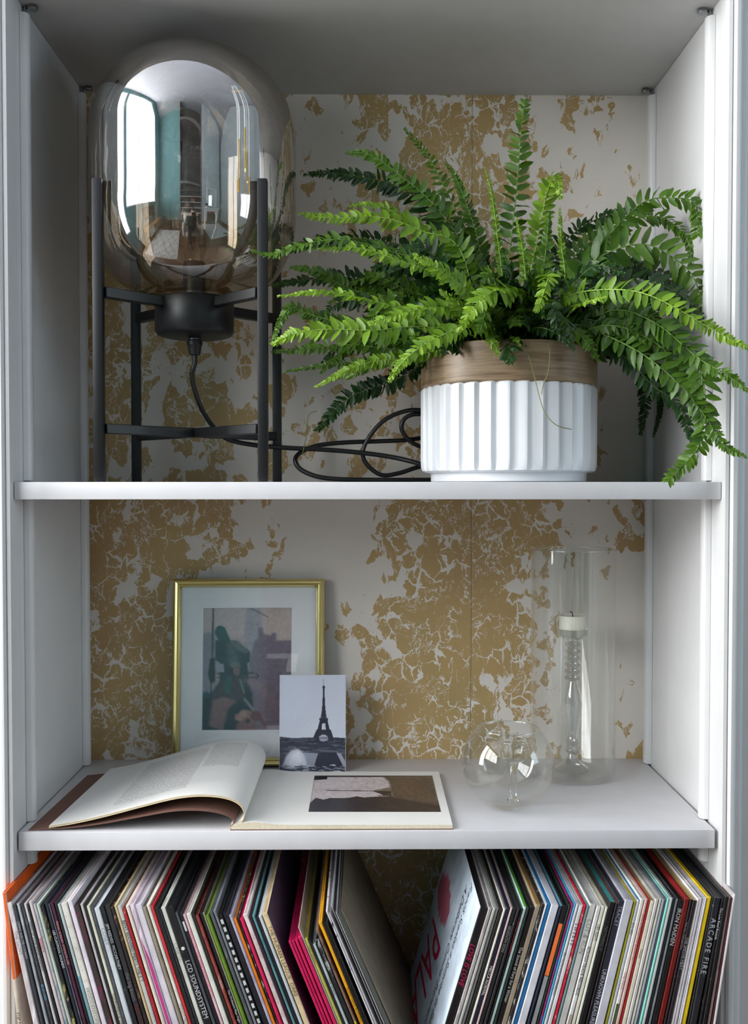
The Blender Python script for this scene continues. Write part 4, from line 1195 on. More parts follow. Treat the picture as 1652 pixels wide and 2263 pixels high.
# brown endpaper / flap under the leaves, reaching further left
CP = [(-.1640, .0050), (-.1600, .0110), (-.1680, .0180), (-.1850, .0230), (-.2100, .0255), (-.2400, .0240), (-.2800, .0170), (-.3250, .0090), (-.3650, .0040), (-.4150, .0014)]
CP2 = [(-.1640, .0060), (-.1560, .0180), (-.1600, .0290), (-.1750, .0370), (-.2000, .0400), (-.2300, .0380), (-.2700, .0270), (-.3150, .0150), (-.3560, .0070), (-.4060, .0020)]
def cprof(t):
    pr = [Vector((CP[i][0] * (1 - t) + CP2[i][0] * t, 0, zb + CP[i][1] * (1 - t) + CP2[i][1] * t)) for i in range(len(CP))]
    return [(p.x, p.z) for p in catmull(pr, 4)]
sheet('front_cover', cprof, by0, by1, [brown], .0008)

# ================================================================== GLASSWARE
gm = thin_glass('clear_glass', (0.975, 0.98, 0.975), 0.9, 0.0)
sg = thin_glass('stem_glass', (0.88, 0.89, 0.88), 1.8, 0.08)
gm_rim = thin_glass('glass_rim', (0.90, 0.93, 0.92), 1.4, 0.10)
VX, VY = (1268 - 803) / 1503.0, 0.243
vase = empty('glass_cylinder_vase', (VX, VY, Z2), 'tall clear glass cylinder vase enclosing a candlestick', 'vase')
vt = Z2 + 0.334; rv = 0.0618
link('cylinder', lathe_mesh('cylinder', [(rv - .0022, vt), (rv - .0024, Z2 + .012), (rv - .006, Z2 + .0075), (0, Z2 + .0072)], VX, VY, 96, gm, smooth=40), vase)
link('cylinder', lathe_mesh('outer_wall', [(rv, vt), (rv, Z2 + .006), (rv - .003, Z2 + .0015), (rv - .008, Z2 + .0006), (0, Z2 + .0006)], VX, VY, 96, gm, smooth=40), vase).name = 'outer_wall'
link('rim', lathe_mesh('rim', [(rv + .0001, vt - .0008), (rv + .0001, vt + .0004), (rv - .0011, vt + .0012), (rv - .0023, vt + .0004), (rv - .0023, vt - .0008)], VX, VY, 96, gm_rim, smooth=True), vase)
solid = bpy.data.materials.new('solid_glass'); solid.use_nodes = True
sb = solid.node_tree.nodes['Principled BSDF']; sb.inputs['Transmission Weight'].default_value = 1.0; sb.inputs['Roughness'].default_value = 0.0; sb.inputs['IOR'].default_value = 1.45; sb.inputs['Base Color'].default_value = (0.97, .98, .97, 1)
zs = Z2 + 0.0076
stick = empty('glass_candlestick', (VX - .001, VY, Z2 + .0076), 'clear twisted glass candlestick standing inside the tall cylinder', 'candlestick')
sx_ = VX - .001
sp_ = [(0, 0), (.024, .0004), (.0245, .002), (.020, .005), (.012, .0105), (.007, .018), (.0052, .023), (.0088, .0265), (.0105, .030), (.0088, .0335), (.0055, .036), (.0092, .0395), (.0098, .0425), (.007, .046), (.0058, .050), (.0065, .058), (.0090, .075), (.0125, .092), (.0135, .100), (.0118, .110), (.0075, .124), (.0055, .131)]
z_ = .131
for k in range(6):
    sp_ += [(.0115, z_ + .0035), (.0122, z_ + .0050), (.0115, z_ + .0065), (.0070, z_ + .0095)]; z_ += .0100
sp_ += [(.008, z_ + .001), (.017, z_ + .004), (.021, z_ + .0075), (.0218, z_ + .018), (.0206, z_ + .018), (.0200, z_ + .0085), (0, z_ + .0080)]
link('stem', lathe_mesh('stem', [(r, zs + z) for r, z in sp_], sx_, VY, 48, sg, smooth=40), stick)
cz = zs + z_ + .0085
candle = empty('candle', (sx_, VY, cz), 'short cream candle with a burnt wick in the glass candlestick', 'candle')
wax = plain('candle_wax', (238, 236, 222), .45, var=.02); wax.node_tree.nodes['Principled BSDF'].inputs['Subsurface Weight'].default_value = .3
wax.node_tree.nodes['Principled BSDF'].inputs['Subsurface Scale'].default_value = .01
link('wax', lathe_mesh('wax', [(0, cz), (.0192, cz + .0002), (.0196, cz + .003), (.0197, cz + .0275), (.0188, cz + .0290), (.0178, cz + .0284), (.010, cz + .0268), (0, cz + .0264)], sx_, VY, 48, wax), candle)
tube('wick', [Vector((sx_, VY, cz + .0262)), Vector((sx_, VY, cz + .031)), Vector((sx_ - .0012, VY, cz + .0335)), Vector((sx_ - .0042, VY - .001, cz + .0345))], .0008, plain('burnt_wick', (20, 18, 16), .8), candle, 6)
# fishbowl tealight holder
GXx, GY = (1124 - 803) / 1673.0, 0.094; gr = .0615; gc = Z2 + .0585
bowl = empty('glass_bowl', (GXx, GY, Z2), 'round clear glass bowl with an inner tealight cup on a stem', 'bowl')
def sph(r, a0, a1, n, zc): return [(r * math.cos(a0 + (a1 - a0) * k / n), zc + r * math.sin(a0 + (a1 - a0) * k / n)) for k in range(n + 1)]
top_a = math.acos(.0405 / gr); bot_a = -math.acos(.028 / gr)
link('bowl_wall', lathe_mesh('bowl_wall', sph(gr, top_a, bot_a, 40, gc) + [(.026, gc + gr * math.sin(bot_a) - .0012), (0, gc + gr * math.sin(bot_a) - .0012)], GXx, GY, 96, gm, smooth=50), bowl)
ir = gr - .0018
link('inner_wall', lathe_mesh('inner_wall', sph(ir, math.acos(.0400 / ir), -math.acos(.024 / ir), 36, gc) + [(0, gc + ir * math.sin(-math.acos(.024 / ir)))], GXx, GY, 96, gm, smooth=50), bowl)
zt = gc + gr * math.sin(top_a)
link('rim', lathe_mesh('rim', [(.0406, zt - .0004), (.0412, zt + .0008), (.0402, zt + .0014), (.0394, zt + .0006), (.0398, zt - .0006)], GXx, GY, 96, gm_rim, smooth=True), bowl)
ccx = GXx + .0075; c0 = zt - .044
link('cup_stem', lathe_mesh('cup_stem', [(0, Z2 + .0085), (.0085, Z2 + .0088), (.0050, Z2 + .012), (.0042, Z2 + .018), (.0042, c0 - .006), (.0055, c0 - .002), (0, c0 - .0006)], ccx, GY, 32, solid), bowl)
link('tealight_cup', lathe_mesh('tealight_cup', [(0, c0), (.014, c0 + .0012), (.0185, c0 + .005), (.0205, c0 + .012), (.0212, c0 + .028), (.0200, c0 + .028), (.0192, c0 + .012), (.0172, c0 + .006), (0, c0 + .0025)], ccx, GY, 48, gm), bowl)
link('cup_rim', lathe_mesh('cup_rim', [(.0214, c0 + .0276), (.0214, c0 + .0286), (.0198, c0 + .0286), (.0198, c0 + .0276)], ccx, GY, 48, gm_rim, smooth=True), bowl)

# ================================================================== RECORD SLEEVES
K = (34, 34, 37)
# (x, y of the top left front corner in the photo, width px, colour, phrase for the look, options)
LEFT = [
 (5, 1973, 8.5, (214, 198, 178), 'cream record sleeve with an orange upper half', dict(tilt=6.0, anchor='orange-topped sleeve at the left end', bands=[(-.002, .105, (232, 96, 22))], face=(206, 192, 176), top=(232, 96, 22), rpatch=(.105, (232, 96, 22)), text=('STEP FROM THE', .145, (40, 36, 34), .006))),
 (14, 1996, 13, (226, 216, 218), 'thick pinkish-white record sleeve in clear plastic', dict(plastic=1, text=('THE LIGHT', .035, (150, 145, 150), .0055))),
 (28, 2001, 7, (58, 60, 66), 'slate-grey worn record sleeve', dict(text=('GIMME SHELTER SOUNDS', .02, (170, 172, 178), .004))),
 (36, 1998, 8, (166, 170, 176), 'silver-grey plastic-wrapped record sleeve', dict(plastic=1)),
 (44.5, 1998, 7, (44, 46, 52), 'charcoal plastic-covered record sleeve', dict(plastic=1, text=('BLUE LINES', .1, (90, 160, 190), .004))),
 (52, 1998, 7, (196, 194, 196), 'white record sleeve with fine dark lettering', dict(text=('GANG OF FOUR ENTERTAINMENT', .022, (50, 50, 54), .0045))),
 (59.5, 1999, 3, K, 'very thin black record sleeve', {}),
 (63, 1994, 9, (208, 192, 194), 'dusty-pink record sleeve with small red lettering', dict(anchor='dusty-pink sleeve', text=('RADIO 4', .045, (196, 60, 66), .0055))),
 (72.5, 1999, 7, (164, 176, 180), 'grey-blue record sleeve with pale blotches', dict(cols=[(150, 168, 176), (196, 190, 192), (112, 150, 160)])),
 (80, 1999, 7.5, (192, 200, 188), 'pale sage record sleeve', {}),
 (88, 2002, 9, K, 'black record sleeve sprinkled with yellow specks', dict(cols=[(26, 26, 28), (30, 30, 32), (36, 38, 38), (196, 186, 110)])),
 (97.5, 1995, 8, (34, 40, 52), 'blue-black record sleeve with bold white lettering', dict(text=('LES CLAYPOOL SOUNDS', .035, (210, 214, 216), .006))),
 (106, 1998, 4.5, (84, 88, 98), 'thin grey plastic-covered record sleeve', dict(plastic=1)),
 (111, 1997, 6.5, (80, 28, 56), 'plum-purple record sleeve with pink lettering', dict(anchor='plum-purple sleeve', text=('PRIMAL SCREAM  XTRMNTR LIVE', .022, (214, 150, 150), .004))),
 (118, 1994, 8, K, 'plain black record sleeve with a scuffed edge', {}),
 (126.5, 1999, 7, (184, 194, 196), 'pale grey record sleeve turning teal lower down', dict(bands=[(.09, .30, (104, 164, 182))])),
 (134, 1998, 14, (220, 217, 208), 'wide off-white record sleeve with a faint grid', dict(anchor='wide off-white gridded sleeve', grid=1, text=('WOODENTOPS', .105, (150, 148, 140), .006), text2=('ONE DAY IN NOV', .215, (140, 138, 132), .007))),
 (148.5, 1991, 12, (228, 218, 228), 'lilac-white record sleeve with dark notches low down', dict(cover=(220, 214, 216))),
 (163, 2002, 12, (56, 40, 42), 'dark brown record sleeve flecked with purple', dict(cols=[(34, 28, 30), (58, 44, 44), (60, 50, 46), (120, 30, 70)])),
 (176.5, 1999, 7, (196, 190, 190), 'light grey record sleeve with a torn cream top', {}),
 (184.5, 2000, 5.5, K, 'thin black record sleeve right of the torn cream top', {}),
 (190.5, 2003, 8, (218, 216, 196), 'ivory record sleeve with black lettering', dict(text=('COMMUNIQUE DIRE STRAIT SOUND', .11, (40, 40, 40), .005))),
 (199.5, 2005, 7.5, (78, 82, 88), 'smoky grey plastic-covered record sleeve', dict(plastic=1)),
 (207.5, 2008, 12.5, (206, 212, 216), 'cool white record sleeve with pencilled lettering', dict(anchor='cool white pencilled sleeve', text=('COSEY', .025, (140, 144, 148), .008), text2=('DEUSINEE', .19, (90, 96, 100), .010))),
 (220.5, 2004, 9, (30, 32, 38), 'blue-black record sleeve with white capitals', dict(text=('JIM REEVES  MCCARTNEY', .022, (186, 190, 194), .0048))),
 (230, 2001, 13, (42, 42, 46), 'wide charcoal record sleeve with dim grey lettering', dict(text=('the big beats', .085, (112, 112, 114), .0065), text2=('RED TOWERS OF SOUND', .125, (110, 40, 46), .0065))),
 (243.5, 2005, 7.5, K, 'black record sleeve with flaking cream edge', dict(cols=[(28, 26, 26), (34, 32, 32), (60, 36, 32), (190, 160, 120)])),
 (251.5, 2002, 6.5, (206, 184, 144), 'tan record sleeve with a worn rounded spine', {}),
 (258.5, 2003, 11, (194, 194, 188), 'light grey record sleeve with tall black capitals', dict(anchor='light grey sleeve with tall black capitals', text=('BENT BERNARD MEETS THE E T', .018, (44, 44, 44), .0062))),
 (270.5, 2010, 6, (176, 26, 34), 'red record sleeve with white speckles', dict(anchor='red speckled sleeve', cols=[(120, 18, 26), (182, 26, 34), (180, 28, 36), (222, 190, 186)])),
 (277, 2003, 8, (226, 216, 202), 'cream record sleeve right of the red speckled one', {}),
 (285.5, 2001, 11.5, (226, 206, 220), 'translucent pink-white sleeve with a magenta wedge', dict(plastic=1, wedge=(196, 60, 138))),
 (297.5, 2001, 17, (222, 214, 222), 'widest lilac-white record sleeve', dict(anchor='widest lilac-white sleeve')),
 (315, 2006, 7.5, (152, 142, 122), 'khaki-grey record sleeve', {}),
 (323, 2001, 8.5, (226, 220, 210), 'warm white record sleeve with tiny grey lettering', dict(text=('WENDY MEYER AND MORE', .125, (150, 144, 140), .0045))),
 (332, 2003, 7.5, (212, 58, 62), 'coral-red record sleeve', dict(anchor='coral-red sleeve')),
 (340, 2005, 10, K, 'black record sleeve with a crumpled white nick', {}),
 (350.5, 2010, 4, (52, 54, 58), 'thin dark grey record sleeve', {}),
 (355, 2007, 11, (218, 220, 210), 'pale ivory record sleeve with pencilled capitals', dict(text=('CASE 12', .045, (168, 170, 160), .008), text2=('LINC', .20, (120, 120, 112), .010))),
 (366.5, 2006, 19, (26, 27, 29), 'widest glossy black record sleeve with white lettering', dict(anchor='widest glossy black sleeve', dot=1, text=('LCD SOUNDSYSTEM    45:33', .068, (206, 208, 210), .0075))),
 (386, 2018, 7.5, (82, 84, 92), 'mid-grey record sleeve with pale dashes', {}),
 (394, 2017, 8.5, (30, 28, 30), 'black record sleeve with a white tag near its top', dict(bands=[(.012, .024, (214, 214, 214))])),
 (403.5, 2022, 7, (232, 190, 200), 'white record sleeve printed with pink lettering', dict(anchor='pink-lettered white sleeve', text=('THE KLF CHILL OUT TRANCENTRAL LOST IN MU', .02, (226, 90, 140), .0058))),
 (411, 2021, 11.5, (226, 224, 214), 'thick ivory record sleeve', {}),
 (423, 2018, 7.5, (44, 40, 32), 'olive-black record sleeve', {}),
 (431, 2024, 8, (152, 66, 62), 'rusty red mottled record sleeve', dict(cols=[(96, 40, 44), (150, 60, 60), (166, 76, 62), (196, 150, 140)])),
 (439.5, 2016, 7.5, (26, 24, 26), 'black record sleeve with fine white script', dict(text=('The Orchestra Plays Night Music', .1, (200, 200, 200), .0045))),
 (447.5, 2018, 5.5, (168, 166, 142), 'thin khaki-cream record sleeve', {}),
 (453.5, 2024, 8, (106, 140, 36), 'olive-green record sleeve', dict(anchor='olive-green sleeve')),
 (462, 2017, 8, (92, 96, 102), 'grey sleeve in crumpled clear plastic', dict(plastic=1)),
 (470.5, 2014, 9, (132, 136, 142), 'silver-grey sleeve in bunched clear plastic', dict(plastic=1)),
 (480.5, 2023, 10.5, (24, 24, 26), 'black record sleeve edged like film perforations', dict(anchor='film-perforated black sleeve', film=1)),
 (491.5, 2020, 13.5, (32, 34, 42), 'wide blue-black record sleeve', {}),
 (505.5, 2024, 9, (176, 172, 192), 'lavender-grey record sleeve', dict(text=('THE WIND IN HEELS', .05, (150, 146, 172), .006))),
 (515.5, 2031, 7, (242, 132, 28), 'bright orange record sleeve', dict(anchor='bright orange sleeve')),
 (523, 2027, 6, (36, 32, 32), 'black record sleeve with white flecks', dict(cols=[(28, 26, 28), (32, 30, 30), (46, 42, 42), (200, 196, 190)])),
 (529.5, 2031, 6.5, (220, 30, 92), 'hot pink record sleeve', dict(anchor='hot pink sleeve')),
 (536.5, 2023, 12, (226, 216, 212), 'pale rose-white record sleeve with faint lettering', dict(text=('THE HUMAN CONDITION  THE SOUND', .022, (208, 178, 178), .006))),
 (549, 2026, 7, (54, 26, 42), 'dark maroon record sleeve', {}),
 (556.5, 2025, 7, (92, 142, 146), 'teal record sleeve', dict(anchor='teal sleeve', text=('NEW WAVES IN BLUE', .03, (60, 110, 130), .0045))),
 (564, 2027, 6, (24, 28, 34), 'black record sleeve between teal and cool white', {}),
 (570.5, 2026, 7.5, (208, 216, 224), 'cool bluish-white record sleeve', {}),
 (578.5, 2021, 13, (222, 200, 158), 'wide cream record sleeve with a dark purple front cover', dict(anchor='wide cream sleeve with a purple cover', face_r=(62, 44, 70), text=('THE HUMAN LEAGUE  DARE', .016, (120, 100, 74), .0072))),
 (637, 2082, 6.5, (206, 26, 92), 'leftmost of four magenta record sleeves', dict(tilt=22, anchor='leftmost magenta sleeve')),
 (644, 2081, 6.5, (206, 26, 92), 'magenta record sleeve, second of four', dict(tilt=22)),
 (651, 2078, 6.5, (208, 28, 94), 'magenta record sleeve, third of four', dict(tilt=22)),
 (658, 2073, 8.5, (208, 28, 94), 'rightmost and widest of four magenta record sleeves', dict(tilt=22)),
 (658.5, 2050, 2.6, (186, 182, 166), 'thin grey-cream card sleeve right of the magenta ones', dict(tilt=22, face_r=(150, 148, 134))),
 (672, 2076, 8.5, (190, 186, 92), 'dull yellow record sleeve', dict(tilt=22, anchor='dull yellow sleeve', text=('KETTERING', .01, (120, 116, 60), .005))),
 (680.5, 2077, 8.5, K, 'black record sleeve beside the dull yellow one', dict(tilt=22)),
 (690.5, 2088, 7.5, (192, 202, 202), 'pale grey-green record sleeve with spaced lettering', dict(tilt=22, text=('THE  BYRDS', .045, (120, 126, 126), .006))),
 (697, 2080, 9, (34, 36, 36), 'black record sleeve with white scribbles', dict(tilt=22, anchor='black sleeve with white scribbles', cols=[(24, 24, 26), (30, 30, 32), (36, 36, 38), (190, 194, 190)])),
 (697.5, 2055, 5.5, (128, 98, 86), 'brown record sleeve with dark branch lines', dict(tilt=22, cols=[(128, 98, 86), (140, 112, 98), (60, 40, 46)], bands=[(.12, .29, (224, 214, 30))])),
 (703.5, 2040, 8.5, (238, 172, 28), 'amber-yellow record sleeve', dict(tilt=22, anchor='amber-yellow sleeve', text=('SOMETHING BURNING', .085, (150, 100, 30), .0055))),
 (712.5, 2041, 11, (26, 25, 27), 'black record sleeve right of the amber one', dict(tilt=22)),
 (719.5, 2014, 6, (206, 198, 202), 'patterned white inner sleeve standing tallest in its row', dict(tilt=22.2, anchor='patterned white inner sleeve', cols=[(206, 198, 202), (214, 208, 210), (214, 208, 210), (60, 56, 60)])),
 (726.5, 2019, 3.6, (196, 194, 198), 'plain white paper inner sleeve', dict(tilt=22.4)),
 (731.5, 2003, 2.6, (176, 174, 176), 'grey paper inner sleeve in a loose bunch', dict(tilt=22.6)),
 (735.5, 2010, 4.5, (26, 26, 28), 'black paper inner sleeve in a loose bunch', dict(tilt=22.8)),
 (741, 2016, 2.6, (186, 182, 184), 'thin white inner sleeve in a loose bunch', dict(tilt=23)),
 (745, 2020, 3.6, (92, 92, 82), 'dark olive inner sleeve in a loose bunch', dict(tilt=23.2)),
 (750, 2010, 5.0, (146, 128, 104), 'kraft-brown card sleeve facing the dark gap', dict(tilt=23.6, face_r=(112, 98, 80), yoff=.02)),
]
RIGHT = [
 (1061, 2004, 18, (26, 25, 28), 'wide black record sleeve with a white hand-lettered cover facing the gap', dict(anchor='black sleeve with the hand-lettered white cover', face_l='art', text=('LOVE IS LOVE', .045, (206, 36, 92), .0080, 'it'))),
 (1079.5, 2005, 9, (190, 182, 180), 'silvery plastic-covered record sleeve', dict(plastic=1)),
 (1089, 2006, 7.5, (184, 186, 180), 'light grey-green record sleeve', {}),
 (1097, 2006, 6, (120, 118, 112), 'mid-grey record sleeve with a rounded spine', {}),
 (1103.5, 2008, 8.5, K, 'black record sleeve with cream-worn top', {}),
 (1112.5, 2008, 6, (222, 216, 200), 'cream record sleeve left of the navy one', {}),
 (1119, 2005, 8.5, (34, 34, 58), 'navy record sleeve with white capitals', dict(anchor='navy sleeve with white capitals', text=('MECCA NORMAL', .073, (222, 220, 216), .0074), bands=[(.17, .30, (40, 84, 150))])),
 (1128, 2006, 5, (200, 178, 174), 'pinkish-grey record sleeve', {}),
 (1133.5, 2006, 9, (44, 44, 46), 'black record sleeve with a grey label block', dict(text=('SEVENTH SON', .022, (150, 150, 150), .005))),
 (1143, 2007, 7.5, K, 'black record sleeve with a star-shaped nick', {}),
 (1151, 2008, 6, (30, 22, 26), 'black record sleeve with crimson lettering', dict(text=('THE NATIONAL TREE OF DARKNESS', .01, (176, 40, 66), .0052), bands=[(.175, .30, (190, 60, 84))])),
 (1157.5, 2004, 7, (170, 196, 190), 'mint-grey record sleeve with a bright green top', dict(anchor='mint-grey sleeve', top=(96, 170, 60))),
 (1165, 2005, 6.5, (22, 34, 32), 'green-black record sleeve', {}),
 (1172, 2003, 11, (28, 26, 28), 'black record sleeve with white script and creases', dict(text=('The Sound of Fury for a Winter', .05, (196, 196, 196), .0050))),
 (1183.5, 1999, 12, (156, 142, 122), 'taupe-brown record sleeve', dict(anchor='taupe-brown sleeve', top=(214, 168, 104))),
 (1196, 1998, 8.5, (28, 26, 26), 'black record sleeve with white flecks and crumpled top', dict(cols=[(28, 26, 26), (32, 30, 30), (40, 38, 38), (196, 190, 182)])),
 (1205, 1997, 4.5, (214, 218, 226), 'thin bluish-white record sleeve', {}),
 (1210, 1997, 7.5, (22, 116, 178), 'bright blue record sleeve', dict(anchor='bright blue sleeve')),
 (1218, 1998, 18, (216, 215, 221), 'widest silvery-white record sleeve', dict(anchor='widest silvery-white sleeve')),
 (1236.5, 2001, 7, (38, 46, 66), 'dark navy record sleeve with a pale blue top', dict(top=(110, 170, 190))),
 (1244, 2001, 12, (30, 28, 30), 'record sleeve banded black, orange, grey and white', dict(anchor='orange-banded sleeve', bands=[(.022, .087, (248, 122, 62)), (.088, .17, (150, 152, 152)), (.171, .30, (216, 216, 208))])),
 (1256.5, 2000, 5.5, (20, 42, 36), 'dark green-black record sleeve', {}),
 (1262.5, 1998, 5, (148, 30, 92), 'purple-magenta record sleeve', dict(cols=[(110, 26, 74), (150, 30, 92), (156, 34, 98), (60, 90, 170)])),
 (1268, 1997, 4.5, (60, 158, 196), 'narrow cyan record sleeve', dict(anchor='narrow cyan sleeve')),
 (1273, 1998, 6, (206, 206, 208), 'pale record sleeve with closely set grey lettering', dict(text=('BIG YOUTH IN DUB CONFERENCE', .06, (90, 90, 92), .0052))),
 (1279.5, 2000, 9.5, (220, 218, 220), 'white record sleeve with spaced black capitals', dict(text=('S W E R V E', .022, (44, 42, 42), .0078))),
 (1289.5, 2000, 6.5, (208, 26, 54), 'crimson record sleeve with a perforated edge', dict(anchor='crimson sleeve', cols=[(190, 24, 48), (212, 28, 56), (208, 26, 54), (226, 160, 150)])),
 (1296.5, 2001, 6.5, (112, 144, 148), 'grey-teal record sleeve', {}),
 (1303.5, 1997, 14.5, (204, 202, 196), 'wide warm grey record sleeve', dict(anchor='wide warm grey sleeve', text=('CUT & RUN', .018, (150, 148, 144), .0085), text2=('FINE ART', .235, (130, 128, 122), .0085))),
 (1318.5, 2002, 10, (222, 221, 218), 'white record sleeve with a small black logo', dict(text=('ROUGH TRADE RECORDS', .05, (50, 50, 50), .0048), bands=[(.135, .30, (186, 166, 156))])),
 (1329, 2002, 8, (230, 226, 210), 'cream record sleeve with catalogue number', dict(text=('CBS 32577', .022, (66, 64, 60), .0056))),
 (1337.5, 2004, 9, (224, 226, 208), 'yellowed ivory record sleeve', dict(top=(214, 206, 176))),
 (1347, 1992, 13, (26, 26, 28), 'black record sleeve with faded grey lettering', dict(anchor='black sleeve with faded lettering', text=('NOTHING IS', .03, (96, 94, 96), .005), top=(66, 150, 150))),
 (1360.5, 1996, 5.5, (40, 32, 34), 'brown-black record sleeve with a rust-orange top', dict(top=(176, 92, 48))),
 (1366.5, 1989, 14, (44, 46, 58), 'wide navy-charcoal record sleeve with white capitals', dict(text=('TRACEY', .006, (150, 154, 168), .0065), text2=('UNKNOWN PLEASURE - MODERN LOVE', .085, (186, 188, 196), .0062))),
 (1381, 1988, 20, (200, 199, 208), 'widest lilac-silver record sleeve', dict(anchor='widest lilac-silver sleeve')),
 (1401.5, 1991, 5.5, (158, 152, 44), 'mustard-olive record sleeve', dict(anchor='mustard-olive sleeve', top=(190, 160, 50))),
 (1407.5, 1988, 7, (190, 196, 202), 'cool grey record sleeve with bold black lettering', dict(text=('ESG 4AD', .028, (60, 60, 60), .0062), top=(60, 150, 196))),
 (1415, 1986, 9, (228, 224, 216), 'warm white record sleeve with a green lower stripe', dict(text=('THE MICE', .09, (200, 120, 130), .005), bands=[(.13, .30, (70, 92, 56))])),
 (1424.5, 1987, 7.5, (208, 178, 168), 'peach-pink record sleeve', dict(text=('WHITE NOISE FOR BREAKFAST', .018, (176, 100, 96), .0046))),
 (1432.5, 1988, 4, (184, 32, 38), 'thin bright red record sleeve', dict(anchor='thin bright red sleeve')),
 (1437, 1990, 10, (222, 216, 194), 'cream record sleeve with a brown-edged top', dict(text=('Noel', .06, (120, 118, 110), .006), top=(190, 158, 110))),
 (1447.5, 1986, 8.5, (204, 200, 196), 'pinkish-grey thick record sleeve', {}),
 (1456.5, 1987, 5.5, (224, 220, 204), 'thin ivory record sleeve left of the blue-grey one', {}),
 (1462.5, 1988, 6.5, (166, 176, 182), 'blue-grey record sleeve', {}),
 (1469.5, 1986, 4, (88, 78, 96), 'thin mauve-grey record sleeve', {}),
 (1474, 1985, 5.5, (132, 214, 192), 'mint-green record sleeve', dict(anchor='mint-green sleeve')),
 (1480, 1985, 7, (196, 202, 200), 'white-grey record sleeve right of the mint one', {}),
 (1487.5, 1984, 5.5, (30, 34, 36), 'dark slate record sleeve', {}),
 (1493.5, 1987, 5, (126, 132, 138), 'grey translucent plastic sleeve', dict(plastic=1)),
 (1499, 1988, 12.5, (24, 26, 28), 'wide black record sleeve with torn gold-lined top', dict(text=('IRON MAIDEN', .01, (196, 196, 192), .0068), text2=('KILL THEM ALL', .225, (206, 206, 206), .0078))),
 (1512, 1986, 12, (112, 24, 20), 'wide brick-red record sleeve', dict(anchor='wide brick-red sleeve', top=(176, 34, 34))),
 (1524.5, 1987, 5.5, (38, 24, 32), 'aubergine-black record sleeve', dict(text=('THE FALL THIS NATION', .028, (150, 130, 130), .004), top=(190, 152, 84))),
 (1530.5, 1989, 9.5, (34, 30, 34), 'black record sleeve with a striped gold top', dict(text=('THE SMITHS MEAT', .045, (160, 156, 160), .0046), top=(176, 156, 100))),
 (1540.5, 1985, 6, (228, 220, 220), 'pale rose-white record sleeve near the right end', dict(anchor='pale rose-white sleeve near the right end')),
 (1547, 1984, 6, (184, 180, 184), 'ash-grey record sleeve', {}),
 (1553.5, 1984, 3.6, (222, 220, 224), 'thin white record sleeve, left one of a pair', {}),
 (1557.5, 1984, 4.6, (206, 202, 210), 'thin white record sleeve, right one of a pair', {}),
 (1563, 1982, 9, (240, 204, 14), 'bright yellow record sleeve', dict(anchor='bright yellow sleeve')),
 (1573, 1984, 4, (40, 38, 38), 'thin black record sleeve beside the yellow one', {}),
 (1577.5, 1983, 15.5, (36, 38, 44), 'wide slate-black record sleeve with spaced capitals', dict(text=('ARCADE FIRE', .025, (186, 188, 192), .0082, 'sp'))),
 (1593.5, 1984, 7, (34, 34, 36), 'black record sleeve with bold white lettering', dict(text=('The Low Road Records', .012, (232, 232, 232), .0066))),
 (1601, 1981, 8.5, (24, 24, 26), 'glossy black record sleeve near the right end', {}),
 (1609.5, 1983, 5.5, (122, 106, 102), 'grey-brown record sleeve', dict(bands=[(.09, .30, (140, 124, 120))])),
 (1615, 1984, 3.6, (72, 20, 36), 'thin maroon record sleeve', {}),
 (1619.5, 1977, 6.0, (230, 224, 222), 'white record sleeve at the right end', dict(face_l=None)),
]
YF = -0.046
def interp(x, xs_, ys_): return float(np.interp(x, xs_, ys_))
def tilt_left(x): return interp(x, [14, 60, 140, 210, 290, 385, 460, 590], [11.7, 14.2, 15.0, 15.3, 16.8, 18.2, 19.4, 20.7])
def tilt_right(x): return -interp(x, [1061, 1217, 1380, 1473, 1563, 1600, 1628], [16.6, 15.4, 13.2, 12.2, 10.9, 9.4, 7.7])
SC = FPX / (YF - CAM.y)      # px per metre at the spines
ORD = ['', 'first', 'second', 'third', 'fourth', 'fifth', 'sixth', 'seventh', 'eighth', 'ninth', 'tenth']
innerw = plain('inner_paper', (214, 210, 198), .8); innerk = plain('inner_black', (26, 26, 28), .7)
cardedge = plain('card_edge', (196, 178, 140), .85, var=.15, scale=300)
_pl = {}
def plastic(col):
    k = ('pl', col)
    if k in _mats: return _mats[k]
    m, nt, b = new_mat('plastic_wrapped')
    tc = N(nt, 'ShaderNodeTexCoord'); mp = N(nt, 'ShaderNodeMapping', inp={'Scale': (1, 1, .22)}); nt.links.new(tc.outputs['Object'], mp.inputs[0])
    no = N(nt, 'ShaderNodeTexNoise', inp={'Scale': 130.0, 'Detail': 4.0, 'Distortion': 1.0}); nt.links.new(mp.outputs[0], no.inputs['Vector'])
    c = lin(col); r = ramp(nt, [(.35, tuple(v * .72 for v in c)), (.6, c), (.75, tuple(min(1, v * 1.25 + .08) for v in c))]); nt.links.new(no.outputs['Fac'], r.inputs[0])
    nt.links.new(r.outputs[0], b.inputs['Base Color']); b.inputs['Roughness'].default_value = .3; b.inputs['Coat Weight'].default_value = .7; b.inputs['Coat Roughness'].default_value = .15
    bp = N(nt, 'ShaderNodeBump', inp={'Strength': .7, 'Distance': .001}); nt.links.new(no.outputs['Fac'], bp.inputs['Height']); nt.links.new(bp.outputs[0], b.inputs['Normal']); nt.links.new(bp.outputs[0], b.inputs['Coat Normal'])
    _mats[k] = m
    return m
zbot = Z3 + 0.0006
